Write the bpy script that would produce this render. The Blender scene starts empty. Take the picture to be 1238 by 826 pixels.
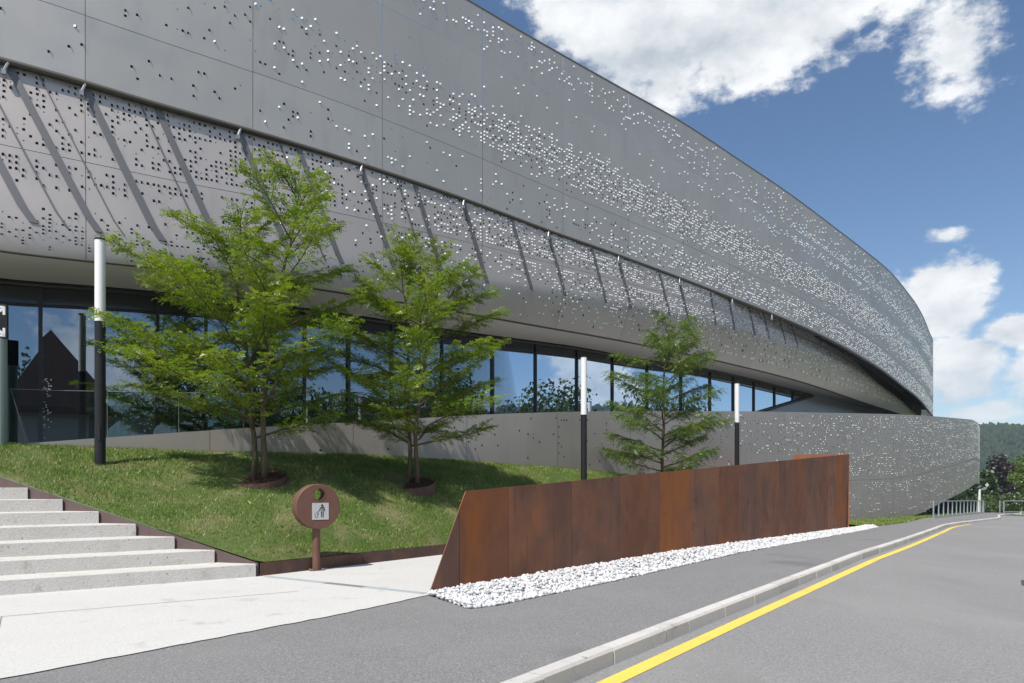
import bpy, math, random
import numpy as np
from mathutils import Vector, Matrix
R = math.radians
random.seed(7); rng = np.random.default_rng(7)
scene = bpy.context.scene
COL = scene.collection

# ------------------------------------------------------------------ camera
EYE = 1.25; FPX = 825.33; CX = 619.0; HY = 589.0
cam_d = bpy.data.cameras.new('camera'); cam = bpy.data.objects.new('camera', cam_d); COL.objects.link(cam)
cam.location = (0, 0, EYE); cam.rotation_euler = (R(90), 0, 0)
cam_d.lens = 24; cam_d.sensor_width = 36; cam_d.shift_y = 176.0/1238.0; cam_d.clip_start = .05; cam_d.clip_end = 6000
scene.camera = cam

# ------------------------------------------------------------------ sky, sun, exposure
SUN_EL = R(55.0); SUN_H = Vector((-.53, -.848, 0)).normalized()
def vset(n, i, v): n.inputs[i].default_value = v
def make_world():
    w = bpy.data.worlds.new('World'); scene.world = w; w.use_nodes = True
    nt = w.node_tree; nt.nodes.clear(); N = nt.nodes.new; L = nt.links.new
    out = N('ShaderNodeOutputWorld'); bg = N('ShaderNodeBackground'); bg.inputs[1].default_value = .1
    sky = N('ShaderNodeTexSky'); sky.sky_type = 'NISHITA'; sky.sun_disc = False
    sky.sun_elevation = SUN_EL; sky.sun_rotation = math.atan2(SUN_H.x, SUN_H.y)
    sky.altitude = 450; sky.air_density = 1.0; sky.dust_density = .7; sky.ozone_density = 1.6
    tc = N('ShaderNodeTexCoord')
    def M(op, a, b=None, c=None, clamp=False):
        n = N('ShaderNodeMath'); n.operation = op; n.use_clamp = clamp
        for i, v in enumerate((a, b, c)):
            if v is None: continue
            if isinstance(v, (int, float)): n.inputs[i].default_value = v
            else: L(v, n.inputs[i])
        return n.outputs[0]
    def noise(vec, scale, det, rough, off=(0, 0, 0), zs=1.7):
        mp = N('ShaderNodeMapping'); L(vec, mp.inputs[0]); mp.inputs['Location'].default_value = off
        mp.inputs['Scale'].default_value = (1, 1, zs)
        n = N('ShaderNodeTexNoise'); L(mp.outputs[0], n.inputs['Vector'])
        vset(n, 'Scale', scale); vset(n, 'Detail', det); vset(n, 'Roughness', rough)
        return n.outputs['Fac']
    d = tc.outputs['Generated']
    sp = N('ShaderNodeSeparateXYZ'); L(d, sp.inputs[0])
    az = M('ARCTAN2', sp.outputs[0], sp.outputs[1]); el = M('ARCSINE', sp.outputs[2])
    # cumulus banks: azimuth, elevation, half width, half height (degrees)
    banks = [(16.5, 39.0, 19.0, 11.5, 1.7), (28.5, 38.0, 11.0, 7.5, 1.3), (33.4, 28.3, 4.0, 4.6, .42),
             (32.2, 13.0, 3.3, 3.3, .8), (33.2, 8.2, 3.3, 3.0, .9), (34.6, 5.2, 3.0, 1.1, .55),
             (37.2, 10.4, 4.0, 1.3, .6), (38.4, 7.5, 3.8, 1.8, .7), (34.3, 4.1, 1.3, .6, .5), (34.6, 14.0, 1.2, 1.7, .45), (32.2, 17.3, 1.3, .7, .36)]
    e = None
    for a0, e0, aw, ew, amp in banks:
        da = M('ABSOLUTE', M('SUBTRACT', az, R(a0)))
        da = M('MULTIPLY', da, 1/R(aw)); de = M('MULTIPLY', M('SUBTRACT', el, R(e0)), 1/R(ew))
        r = M('SQRT', M('ADD', M('MULTIPLY', da, da), M('MULTIPLY', de, de)))
        v = M('MULTIPLY', M('SUBTRACT', 1.0, r), amp)
        e = v if e is None else M('MAXIMUM', e, v)
    # scattered cumulus over the rest of the sky
    low = noise(d, 2.1, 2, .5, (5, 2, 7), 2.2)
    away = N('ShaderNodeMapRange'); L(M('ABSOLUTE', M('SUBTRACT', az, R(10))), away.inputs[0]); vset(away, 1, R(38)); vset(away, 2, R(60)); vset(away, 3, -1.4); vset(away, 4, 0)
    e = M('MAXIMUM', e, M('ADD', M('MULTIPLY', M('SUBTRACT', low, .53), 5.0), away.outputs[0]))
    n1 = noise(d, 7.0, 9, .60); n1b = noise(d, 7.0, 9, .60, (-.045*SUN_H.x, -.045*SUN_H.y, -.07))
    n2 = noise(d, 32.0, 7, .64, (3, 1, 2))
    nn = M('ADD', M('MULTIPLY', n1, .60), M('MULTIPLY', n2, .40))
    f = M('ADD', M('MULTIPLY', e, 1.0), M('MULTIPLY', M('SUBTRACT', nn, .5), 1.9))
    mr = N('ShaderNodeMapRange'); mr.interpolation_type = 'SMOOTHSTEP'; L(f, mr.inputs[0]); vset(mr, 1, .0); vset(mr, 2, .30)
    dens = M('MULTIPLY', mr.outputs[0], .96)
    fade = N('ShaderNodeMapRange'); L(el, fade.inputs[0]); vset(fade, 1, R(1.0)); vset(fade, 2, R(9)); vset(fade, 3, .55); vset(fade, 4, 1.0)
    dens = M('MULTIPLY', dens, fade.outputs[0])
    lit = M('ADD', .64, M('MULTIPLY', M('SUBTRACT', n1b, n1), -2.6), clamp=True)
    thick = N('ShaderNodeMapRange'); L(f, thick.inputs[0]); vset(thick, 1, .3); vset(thick, 2, 1.3); vset(thick, 3, .06); vset(thick, 4, -.22)
    lit = M('ADD', lit, thick.outputs[0], clamp=True)
    cr = N('ShaderNodeMix'); cr.data_type = 'RGBA'; L(lit, cr.inputs[0])
    cr.inputs[6].default_value = (3.7, 4.2, 4.7, 1); cr.inputs[7].default_value = (7.6, 7.7, 7.8, 1)
    hs = N('ShaderNodeHueSaturation'); L(sky.outputs[0], hs.inputs['Color']); vset(hs, 'Saturation', 1.12); vset(hs, 'Value', .94)
    mx = N('ShaderNodeMix'); mx.data_type = 'RGBA'; L(dens, mx.inputs[0]); L(hs.outputs[0], mx.inputs[6]); L(cr.outputs[2], mx.inputs[7])
    L(mx.outputs[2], bg.inputs[0]); L(bg.outputs[0], out.inputs[0])
make_world()
sun_d = bpy.data.lights.new('sun', 'SUN'); sun = bpy.data.objects.new('sun', sun_d); COL.objects.link(sun)
sun_d.energy = 4.0; sun_d.angle = R(.53); sun_d.color = (1, .955, .89)
to_sun = Vector((SUN_H.x*math.cos(SUN_EL), SUN_H.y*math.cos(SUN_EL), math.sin(SUN_EL)))
sun.rotation_euler = (-to_sun).to_track_quat('-Z', 'Y').to_euler(); sun.location = to_sun*60
vs = scene.view_settings; vs.view_transform = 'Standard'; vs.look = 'None'; vs.gamma = 1; vs.exposure = .45; vs.use_curve_mapping = False
cy = scene.cycles; cy.max_bounces = 8; cy.transparent_max_bounces = 12; cy.caustics_reflective = False; cy.caustics_refractive = False

# ------------------------------------------------------------------ materials
def new_mat(name):
    m = bpy.data.materials.new(name); m.use_nodes = True; nt = m.node_tree
    return m, nt, nt.nodes['Principled BSDF'], nt.nodes.new, nt.links.new
def solid(name, col, rough=.6, metal=0, spec=.5):
    m, nt, b, N, L = new_mat(name)
    b.inputs['Base Color'].default_value = (*col, 1); b.inputs['Roughness'].default_value = rough
    b.inputs['Metallic'].default_value = metal; b.inputs['Specular IOR Level'].default_value = spec
    return m
def noise_mat(name, layers, rough=.8, metal=0, bump=0, bump_scale=60, spec=.4, island=0, objrand=0, rough_var=0):
    """layers: first (colA, colB, scale, detail, lo, hi[, vector scale]); further layers add a colour over it."""
    m, nt, b, N, L = new_mat(name)
    tc = N('ShaderNodeTexCoord'); cur = None
    for k, ly in enumerate(layers):
        ca, cb, sc, det, lo, hi = ly[:6]; vsx = ly[6] if len(ly) > 6 else (1, 1, 1)
        mp = N('ShaderNodeMapping'); L(tc.outputs['Object'], mp.inputs[0]); mp.inputs['Scale'].default_value = vsx
        if objrand:
            oi0 = N('ShaderNodeObjectInfo'); ml = N('ShaderNodeVectorMath'); ml.operation = 'SCALE'; ml.inputs[0].default_value = (31, 17, 23)
            L(oi0.outputs['Random'], ml.inputs['Scale']); L(ml.outputs[0], mp.inputs['Location'])
        n = N('ShaderNodeTexNoise'); L(mp.outputs[0], n.inputs['Vector']); vset(n, 'Scale', sc); vset(n, 'Detail', det); vset(n, 'Roughness', .6)
        mr = N('ShaderNodeMapRange'); L(n.outputs['Fac'], mr.inputs[0]); vset(mr, 1, lo); vset(mr, 2, hi)
        mx = N('ShaderNodeMix'); mx.data_type = 'RGBA'; L(mr.outputs[0], mx.inputs[0])
        if k == 0: mx.inputs[6].default_value = (*ca, 1)
        else: L(cur, mx.inputs[6])
        mx.inputs[7].default_value = (*cb, 1); cur = mx.outputs[2]
    if island or objrand:
        if island: src = N('ShaderNodeNewGeometry').outputs['Random Per Island']; amt = island
        else: src = N('ShaderNodeObjectInfo').outputs['Random']; amt = objrand
        hs = N('ShaderNodeHueSaturation'); L(cur, hs.inputs['Color'])
        mr = N('ShaderNodeMapRange'); L(src, mr.inputs[0]); vset(mr, 3, 1-amt); vset(mr, 4, 1+amt); L(mr.outputs[0], hs.inputs['Value'])
        cur = hs.outputs[0]
    L(cur, b.inputs['Base Color']); b.inputs['Roughness'].default_value = rough; b.inputs['Metallic'].default_value = metal
    b.inputs['Specular IOR Level'].default_value = spec
    if rough_var:
        n = N('ShaderNodeTexNoise'); L(tc.outputs['Object'], n.inputs['Vector']); vset(n, 'Scale', 1.2); vset(n, 'Detail', 5)
        mr = N('ShaderNodeMapRange'); L(n.outputs['Fac'], mr.inputs[0]); vset(mr, 1, .3); vset(mr, 2, .7); vset(mr, 3, rough-rough_var); vset(mr, 4, rough+rough_var)
        L(mr.outputs[0], b.inputs['Roughness'])
    if bump:
        n = N('ShaderNodeTexNoise'); L(tc.outputs['Object'], n.inputs['Vector']); vset(n, 'Scale', bump_scale); vset(n, 'Detail', 4)
        bp = N('ShaderNodeBump'); bp.inputs['Strength'].default_value = bump; bp.inputs['Distance'].default_value = .01
        L(n.outputs['Fac'], bp.inputs['Height']); L(bp.outputs[0], b.inputs['Normal'])
    return m
def leaf_mat(name, ca, cb, cc, trans=.5):
    m = bpy.data.materials.new(name); m.use_nodes = True; nt = m.node_tree; nt.nodes.clear(); N = nt.nodes.new; L = nt.links.new
    out = N('ShaderNodeOutputMaterial'); g = N('ShaderNodeNewGeometry'); tc = N('ShaderNodeTexCoord')
    no = N('ShaderNodeTexNoise'); L(tc.outputs['Object'], no.inputs['Vector']); vset(no, 'Scale', 1.6); vset(no, 'Detail', 3)
    ad = N('ShaderNodeMath'); ad.operation = 'MULTIPLY_ADD'; L(g.outputs['Random Per Island'], ad.inputs[0]); ad.inputs[1].default_value = .5; 
    mm = N('ShaderNodeMapRange'); L(no.outputs['Fac'], mm.inputs[0]); vset(mm, 1, .3); vset(mm, 2, .7); vset(mm, 3, 0); vset(mm, 4, .55); L(mm.outputs[0], ad.inputs[2])
    cr = N('ShaderNodeValToRGB'); L(ad.outputs[0], cr.inputs[0])
    cr.color_ramp.elements[0].color = (*ca, 1); cr.color_ramp.elements[1].color = (*cc, 1); e = cr.color_ramp.elements.new(.5); e.color = (*cb, 1)
    df = N('ShaderNodeBsdfDiffuse'); tr = N('ShaderNodeBsdfTranslucent'); gl = N('ShaderNodeBsdfGlossy'); gl.inputs['Roughness'].default_value = .45
    L(cr.outputs[0], df.inputs[0]); L(cr.outputs[0], tr.inputs[0])
    a = N('ShaderNodeMixShader'); a.inputs[0].default_value = trans; L(df.outputs[0], a.inputs[1]); L(tr.outputs[0], a.inputs[2])
    b = N('ShaderNodeMixShader'); b.inputs[0].default_value = .06; L(a.outputs[0], b.inputs[1]); L(gl.outputs[0], b.inputs[2]); L(b.outputs[0], out.inputs[0])
    return m
def glass_mat(name, tint, base_refl, rough=0.0):
    m = bpy.data.materials.new(name); m.use_nodes = True; nt = m.node_tree; nt.nodes.clear(); N = nt.nodes.new; L = nt.links.new
    out = N('ShaderNodeOutputMaterial'); tr = N('ShaderNodeBsdfTransparent'); tr.inputs[0].default_value = (*tint, 1)
    gl = N('ShaderNodeBsdfGlossy'); gl.inputs['Roughness'].default_value = rough; gl.inputs[0].default_value = (.56, .67, .80, 1)
    fr = N('ShaderNodeFresnel'); fr.inputs[0].default_value = 1.5
    mr = N('ShaderNodeMapRange'); L(fr.outputs[0], mr.inputs[0]); vset(mr, 1, .04); vset(mr, 2, 1); vset(mr, 3, base_refl); vset(mr, 4, 1)
    mx = N('ShaderNodeMixShader'); L(mr.outputs[0], mx.inputs[0]); L(tr.outputs[0], mx.inputs[1]); L(gl.outputs[0], mx.inputs[2]); L(mx.outputs[0], out.inputs[0])
    return m
def corten_mat(name, objrand=.13, orange=.0):
    m, nt, b, N, L = new_mat(name)
    tc = N('ShaderNodeTexCoord'); oi = N('ShaderNodeObjectInfo')
    ml = N('ShaderNodeVectorMath'); ml.operation = 'SCALE'; ml.inputs[0].default_value = (31, 17, 23); L(oi.outputs['Random'], ml.inputs['Scale'])
    def nz(scale, det, vs, rg=.6, dist=0):
        mp = N('ShaderNodeMapping'); L(tc.outputs['Object'], mp.inputs[0]); L(ml.outputs[0], mp.inputs['Location']); mp.inputs['Scale'].default_value = vs
        n = N('ShaderNodeTexNoise'); L(mp.outputs[0], n.inputs['Vector']); vset(n, 'Scale', scale); vset(n, 'Detail', det); vset(n, 'Roughness', rg); vset(n, 'Distortion', dist)
        return n.outputs['Fac']
    def mr(x, a, b_, c, d):
        n = N('ShaderNodeMapRange'); L(x, n.inputs[0]); vset(n, 1, a); vset(n, 2, b_); vset(n, 3, c); vset(n, 4, d); return n.outputs[0]
    def mix(f, A, B):
        n = N('ShaderNodeMix'); n.data_type = 'RGBA'; L(f, n.inputs[0])
        if isinstance(A, tuple): n.inputs[6].default_value = (*A, 1)
        else: L(A, n.inputs[6])
        n.inputs[7].default_value = (*B, 1); return n.outputs[2]
    c = mix(mr(nz(1.6, 8, (1, 1, .8)), .35, .68, 0, 1), (.170, .078, .047), (.240, .110, .066))
    c = mix(mr(nz(.9, 6, (1, 1, .7)), .50-orange, .70-orange, 0, .8), c, (.37, .130, .040))           # fresh orange rust
    c = mix(mr(nz(2.4, 5, (1.8, 1.8, .10)), .58, .72, 0, .6), c, (.40, .145, .048))                     # orange run-off streaks
    c = mix(mr(nz(3.1, 6, (1.6, 1.6, .16)), .58, .74, 0, .65), c, (.105, .050, .034))                   # dark run-off streaks
    v = nz(1.5, 5, (1.2, 1.2, .6), .65, 1.2); a_ = mr(v, .478, .497, 0, 1); b_ = mr(v, .503, .522, 1, 0)
    pm = N('ShaderNodeMath'); pm.operation = 'MULTIPLY'; L(a_, pm.inputs[0]); L(b_, pm.inputs[1]); g_ = N('ShaderNodeMath'); g_.operation = 'MULTIPLY'; L(pm.outputs[0], g_.inputs[0]); L(mr(nz(.8, 3, (1, 1, 1)), .5, .62, 0, .6), g_.inputs[1])
    c = mix(g_.outputs[0], c, (.060, .032, .026))                                                       # dried water veins
    c = mix(mr(nz(55, 3, (1, 1, 1)), .45, .7, 0, .22), c, (.26, .125, .08))
    hs = N('ShaderNodeHueSaturation'); L(c, hs.inputs['Color']); L(mr(oi.outputs['Random'], 0, 1, 1-objrand, 1+objrand), hs.inputs['Value'])
    L(mr(oi.outputs['Random'], 0, 1, .85, 1.1), hs.inputs['Saturation'])
    L(hs.outputs[0], b.inputs['Base Color']); b.inputs['Roughness'].default_value = .78; b.inputs['Specular IOR Level'].default_value = .3
    bp = N('ShaderNodeBump'); bp.inputs['Strength'].default_value = .2; bp.inputs['Distance'].default_value = .005; L(nz(45, 4, (1, 1, 1)), bp.inputs['Height']); L(bp.outputs[0], b.inputs['Normal'])
    return m
MT = {}
MT['alu'] = noise_mat('brushed aluminium', [((.455, .435, .405), (.495, .474, .443), .35, 3, .3, .7), ((0, 0, 0), (.415, .396, .368), 2.2, 4, .55, .8, (1, 1, .25))], rough=.54, metal=.72, rough_var=.07, objrand=.035, spec=.5)
MT['alu_warm'] = noise_mat('warm grey aluminium', [((.455, .415, .385), (.495, .452, .42), .35, 3, .3, .7), ((0, 0, 0), (.415, .378, .35), 2.2, 4, .55, .8, (1, 1, .25))], rough=.48, metal=.62, rough_var=.05, objrand=.035)
MT['tab'] = solid('pale aluminium tab', (.82, .82, .81), .5, .15)  # folded tabs, coloured paler and less metallic than the sheets
MT['trim'] = solid('dark edge trim', (.075, .066, .055), .6, .2)
MT['trim_strut_shadow'] = solid('dark trim and shadow bars', (.16, .16, .165), .55, .5)  # top trim and struts; bracket shadows on the skin share this dark grey
MT['bracket'] = solid('galvanised bracket', (.34, .35, .36), .5, .6)
MT['dark'] = solid('dark membrane', (.035, .036, .04), .9)
MT['soffit'] = solid('grey soffit sheet', (.54, .53, .515), .55, 0)
MT['recess'] = solid('grey recess sheet', (.30, .315, .34), .45, .5)
MT['frame'] = solid('black window frame', (.012, .013, .014), .35)
MT['reflection'] = solid('black soffit reflection', (.02, .022, .024), .12)
MT['glass'] = glass_mat('coated window glass', (.30, .38, .40), .42)
MT['clear'] = glass_mat('clear balustrade glass', (.80, .86, .85), .10)
MT['gedge'] = solid('polished glass edge', (.30, .37, .36), .2)
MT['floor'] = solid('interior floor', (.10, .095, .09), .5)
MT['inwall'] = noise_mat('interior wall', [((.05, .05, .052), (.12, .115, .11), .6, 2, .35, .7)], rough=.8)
MT['curtain'] = solid('beige curtain', (.55, .51, .45), .9)
MT['white'] = noise_mat('opal white acrylic', [((.80, .80, .79), (.84, .84, .83), 8, 2, .3, .7)], rough=.35)
MT['black'] = noise_mat('black powder coat', [((.012, .012, .013), (.02, .02, .021), 9, 3, .3, .7)], rough=.4)
MT['corten'] = corten_mat('weathered corten steel')
MT['corten_orange'] = corten_mat('orange corten steel', orange=.16)
MT['corten_sunlit'] = noise_mat('sunlit orange corten', [((.34, .125, .06), (.44, .17, .085), 4, 5, .3, .7)], rough=.8)  # wall return: sunlight on the same steel, put into a brighter orange
MT['corten_dark'] = noise_mat('dull corten edging', [((.085, .052, .045), (.15, .075, .05), 3, 6, .35, .7), ((0, 0, 0), (.30, .13, .06), 9, 5, .62, .75)], rough=.8, bump=.2, bump_scale=50, objrand=.1)
MT['flank'] = noise_mat('dull brown steel flank', [((.105, .075, .072), (.135, .095, .088), 3, 5, .35, .7)], rough=.6, spec=.3)
MT['bin'] = noise_mat('brown painted bin', [((.135, .066, .046), (.165, .082, .058), 7, 4, .35, .7)], rough=.55, spec=.4)
MT['asphalt'] = noise_mat('pavement asphalt', [((.135, .133, .133), (.255, .253, .251), 62, 3, .34, .66), ((0, 0, 0), (.225, .222, .218), .7, 5, .48, .85), ((0, 0, 0), (.50, .50, .48), 75, 2, .66, .72), ((0,0,0), (.07,.07,.07), 58, 2, .66, .74), ((0,0,0), (.15,.148,.146), .28, 7, .58, .66)], rough=.9, bump=.5, bump_scale=80)
MT['road'] = noise_mat('worn road asphalt', [((.165, .163, .161), (.285, .282, .278), 58, 3, .34, .66), ((0, 0, 0), (.265, .262, .257), .45, 6, .45, .80, (1.0, .45, 1)), ((0, 0, 0), (.54, .53, .51), 70, 2, .67, .72), ((0,0,0), (.10,.10,.10), 52, 2, .67, .75), ((0,0,0), (.215,.212,.208), 1.3, 7, .56, .72, (1,.25,1))], rough=.9, bump=.45, bump_scale=75)
MT['concrete'] = noise_mat('pale exposed concrete', [((.47, .465, .445), (.61, .60, .58), 60, 3, .32, .68), ((0, 0, 0), (.50, .485, .46), .9, 6, .5, .85), ((0, 0, 0), (.38, .365, .34), 48, 2, .67, .73), ((0,0,0), (.42,.41,.385), 2.3, 8, .60, .70)], rough=.9, bump=.3, bump_scale=70)
MT['step'] = noise_mat('cast step concrete', [((.52, .50, .47), (.62, .60, .57), 45, 4, .32, .68), ((0, 0, 0), (.50, .475, .435), 2.5, 6, .5, .8), ((0, 0, 0), (.17, .155, .14), 24, 2, .69, .72), ((0,0,0), (.44,.415,.375), 6, 6, .58, .70)], rough=.9, bump=.6, bump_scale=45, objrand=.03)
MT['kerb'] = noise_mat('kerb concrete', [((.50, .48, .455), (.57, .55, .525), 45, 4, .3, .7), ((0, 0, 0), (.38, .36, .32), 2.0, 6, .57, .8), ((0,0,0), (.30,.28,.25), 9, 5, .64, .7)], rough=.9, bump=.3, bump_scale=90, objrand=.09)
MT['yellow'] = noise_mat('yellow road paint', [((.70, .52, .085), (.78, .585, .12), 30, 4, .3, .7), ((0, 0, 0), (.42, .37, .20), 42, 6, .60, .70), ((0,0,0), (.60,.46,.10), 1.5, 6, .5, .75)], rough=.75)
MT['gravel'] = noise_mat('white marble gravel', [((.54, .545, .555), (.68, .68, .68), 12, 3, .3, .7)], rough=.7, island=.22)
MT['gravel_bed'] = noise_mat('gravel bed', [((.25, .25, .26), (.4, .4, .4), 40, 3, .3, .7)], rough=.9)
MT['soil'] = noise_mat('lawn soil', [((.05, .075, .016), (.09, .13, .03), 14, 5, .3, .7), ((0, 0, 0), (.20, .165, .09), 1.1, 6, .50, .72)], rough=.95)
MT['grass'] = leaf_mat('grass blades', (.075, .155, .014), (.185, .300, .036), (.40, .37, .15), .3)
MT['meadow'] = noise_mat('meadow', [((.06, .12, .03), (.11, .18, .05), .5, 6, .3, .7)], rough=.95)
MT['mulch'] = noise_mat('bark mulch', [((.035, .018, .012), (.10, .05, .032), 30, 4, .3, .7)], rough=.95, island=.45)
MT['bark'] = noise_mat('young bark', [((.085, .068, .042), (.15, .115, .065), 9, 5, .3, .7, (1, 1, .35)), ((0, 0, 0), (.07, .055, .035), 22, 4, .58, .7)], rough=.9, bump=.4, bump_scale=60)
MT['bark2'] = noise_mat('grey bark', [((.09, .075, .055), (.15, .125, .09), 6, 5, .3, .7)], rough=.9)
MT['leaf'] = leaf_mat('honey locust leaves', (.080, .165, .006), (.18, .29, .010), (.34, .39, .022), .52)
MT['leaf3'] = leaf_mat('cypress leaves', (.055, .125, .012), (.12, .215, .018), (.22, .29, .03), .48)
MT['leafbg'] = leaf_mat('broadleaf crown', (.020, .045, .012), (.045, .085, .02), (.08, .125, .03), .3)
MT['leafbright'] = leaf_mat('bright crown', (.07, .13, .02), (.12, .20, .03), (.19, .25, .05), .4)
MT['leafpurple'] = leaf_mat('copper beech crown', (.010, .008, .010), (.022, .013, .016), (.04, .022, .022), .2)
MT['leafhedge'] = leaf_mat('shrub leaves', (.04, .08, .02), (.08, .13, .035), (.14, .18, .06), .3)
MT['forest'] = noise_mat('forest trees', [((.016, .034, .016), (.030, .056, .021), .05, 5, .3, .7), ((0, 0, 0), (.012, .027, .016), .35, 4, .5, .7)], rough=1, spec=0, island=.22)
MT['galv'] = solid('galvanised railing', (.50, .55, .60), .45, .7)
MT['plate'] = noise_mat('steel sign plate', [((.55, .55, .55), (.63, .63, .63), 20, 2, .3, .7, (1, 1, .05))], rough=.45, metal=.35)
MT['ink'] = solid('black print', (.02, .02, .02), .6)
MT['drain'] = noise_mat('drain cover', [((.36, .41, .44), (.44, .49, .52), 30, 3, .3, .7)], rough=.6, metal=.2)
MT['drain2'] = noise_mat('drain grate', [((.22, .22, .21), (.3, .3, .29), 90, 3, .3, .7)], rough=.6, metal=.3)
MT['joint'] = solid('dark joint', (.24, .235, .225), .9)
MT['iron'] = noise_mat('rusty iron', [((.06, .045, .04), (.12, .07, .05), 20, 4, .3, .7)], rough=.8)
MT['wallpaint'] = solid('house render', (.55, .50, .44), .9)
MT['rooftile'] = noise_mat('dark roof tile', [((.13, .075, .055), (.17, .10, .075), 4, 4, .3, .7)], rough=.8)
MT['slate'] = solid('slate roof', (.28, .33, .40), .5)
MT['column'] = solid('grey green column', (.30, .36, .33), .35, .2)

# ------------------------------------------------------------------ helpers
def tag(o, label=None, cat=None, group=None, kind=None):
    if label: o['label'] = label
    if cat: o['category'] = cat
    if group: o['group'] = group
    if kind: o['kind'] = kind
    return o
def empty(name, loc=(0, 0, 0), label=None, cat=None, group=None):
    o = bpy.data.objects.new(name, None); o.location = loc; o.empty_display_size = .2; COL.objects.link(o)
    return tag(o, label, cat, group)
def link(name, me, parent=None, loc=None):
    o = bpy.data.objects.new(name, me); COL.objects.link(o)
    if parent is not None:
        o.parent = parent
        if loc is None: o.location = -Vector(parent.location) if parent.parent is None else Vector((0, 0, 0))
    if loc is not None: o.location = loc
    return o
class MB:
    """collects verts and faces in world space; build() links them as one mesh"""
    def __init__(s): s.v = []; s.f = []
    def add(s, v, f):
        k = len(s.v); s.v += [tuple(p) for p in v]; s.f += [tuple(i+k for i in q) for q in f]
    def box(s, c, size, ax=(1, 0, 0), ay=None, az=(0, 0, 1)):
        c = Vector(c); ax = Vector(ax).normalized(); az = Vector(az).normalized(); ay = az.cross(ax) if ay is None else Vector(ay).normalized()
        x, y, z = ax*size[0]/2, ay*size[1]/2, az*size[2]/2
        s.add([c-x-y-z, c+x-y-z, c+x+y-z, c-x+y-z, c-x-y+z, c+x-y+z, c+x+y+z, c-x+y+z], [(0, 3, 2, 1), (4, 5, 6, 7), (0, 1, 5, 4), (1, 2, 6, 5), (2, 3, 7, 6), (3, 0, 4, 7)])
    def tube(s, pts, rad, n=8, cap=True):
        pts = [Vector(p) for p in pts]; k0 = len(s.v); m = len(pts)
        if not hasattr(rad, '__len__'): rad = [rad]*m
        up = Vector((.31, .17, .93)); 
        for i, p in enumerate(pts):
            t = (pts[min(i+1, m-1)]-pts[max(i-1, 0)]).normalized(); a = t.cross(up)
            if a.length < .05: a = t.cross(Vector((1, 0, 0)))
            a.normalize(); b = t.cross(a)
            for j in range(n):
                q = 2*math.pi*j/n; s.v.append(tuple(p+(a*math.cos(q)+b*math.sin(q))*rad[i]))
        for i in range(m-1):
            for j in range(n):
                s.f.append((k0+i*n+j, k0+i*n+(j+1) % n, k0+(i+1)*n+(j+1) % n, k0+(i+1)*n+j))
        if cap:
            s.f.append(tuple(k0+j for j in range(n))[::-1]); s.f.append(tuple(k0+(m-1)*n+j for j in range(n)))
    def prism(s, poly, dvec):
        """planar polygon extruded along dvec"""
        n = len(poly); d = Vector(dvec); P = [Vector(p) for p in poly]
        s.add(P+[p+d for p in P], [tuple(range(n))[::-1], tuple(range(n, 2*n))]+[(i, (i+1) % n, n+(i+1) % n, n+i) for i in range(n)])
    def build(s, name, mat, parent=None, smooth=False, origin=None, bevel=0):
        me = bpy.data.meshes.new(name)
        o3 = Vector(origin) if origin is not None else None
        V = s.v if o3 is None else [tuple(Vector(p)-o3) for p in s.v]
        me.from_pydata(V, [], s.f); me.materials.append(mat); me.update()
        import bmesh
        bm = bmesh.new(); bm.from_mesh(me); bmesh.ops.recalc_face_normals(bm, faces=bm.faces)
        if bevel: bmesh.ops.bevel(bm, geom=bm.edges[:], offset=bevel, segments=2, affect='EDGES', profile=.6)
        bm.to_mesh(me); bm.free()
        if smooth: me.polygons.foreach_set('use_smooth', [True]*len(me.polygons))
        o = link(name, me, parent)
        if o3 is not None: o.location = o3-(Vector(parent.location) if parent is not None and parent.parent is None else Vector())
        return o
def np_mesh(name, V, F, mat, parent=None, smooth=False, kind=None, mat2=None, idx=None):
    """V (n,3) array, F (m,k) array of equal polygons"""
    V = np.asarray(V, dtype=np.float32); F = np.asarray(F, dtype=np.int32); k = F.shape[1]
    me = bpy.data.meshes.new(name); me.vertices.add(len(V)); me.vertices.foreach_set('co', V.ravel())
    me.loops.add(F.size); me.loops.foreach_set('vertex_index', F.ravel()); me.polygons.add(len(F))
    me.polygons.foreach_set('loop_start', np.arange(0, F.size, k, dtype=np.int32)); me.polygons.foreach_set('loop_total', np.full(len(F), k, dtype=np.int32))
    if smooth: me.polygons.foreach_set('use_smooth', np.ones(len(F), dtype=bool))
    me.materials.append(mat)
    if mat2: me.materials.append(mat2); me.polygons.foreach_set('material_index', np.asarray(idx, dtype=np.int32))
    me.update(calc_edges=True); me.validate()
    o = link(name, me, parent)
    if kind: o['kind'] = kind
    return o
def spline(xs, ys):
    """smooth 1-D interpolant (Hermite, monotone-limited), clamped outside"""
    xs = np.array(xs, float); ys = np.array(ys, float); h = np.diff(xs); d = np.diff(ys)/h; m = np.zeros_like(ys)
    m[1:-1] = np.where(d[:-1]*d[1:] > 0, (d[:-1]*h[1:]+d[1:]*h[:-1])/(h[1:]+h[:-1]), 0); m[0] = d[0]; m[-1] = d[-1]
    def f(x):
        x = np.clip(np.asarray(x, float), xs[0], xs[-1]); i = np.clip(np.searchsorted(xs, x)-1, 0, len(h)-1); t = (x-xs[i])/h[i]
        return (2*t**3-3*t**2+1)*ys[i]+(t**3-2*t**2+t)*h[i]*m[i]+(-2*t**3+3*t**2)*ys[i+1]+(t**3-t**2)*h[i]*m[i+1]
    return f
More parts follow.
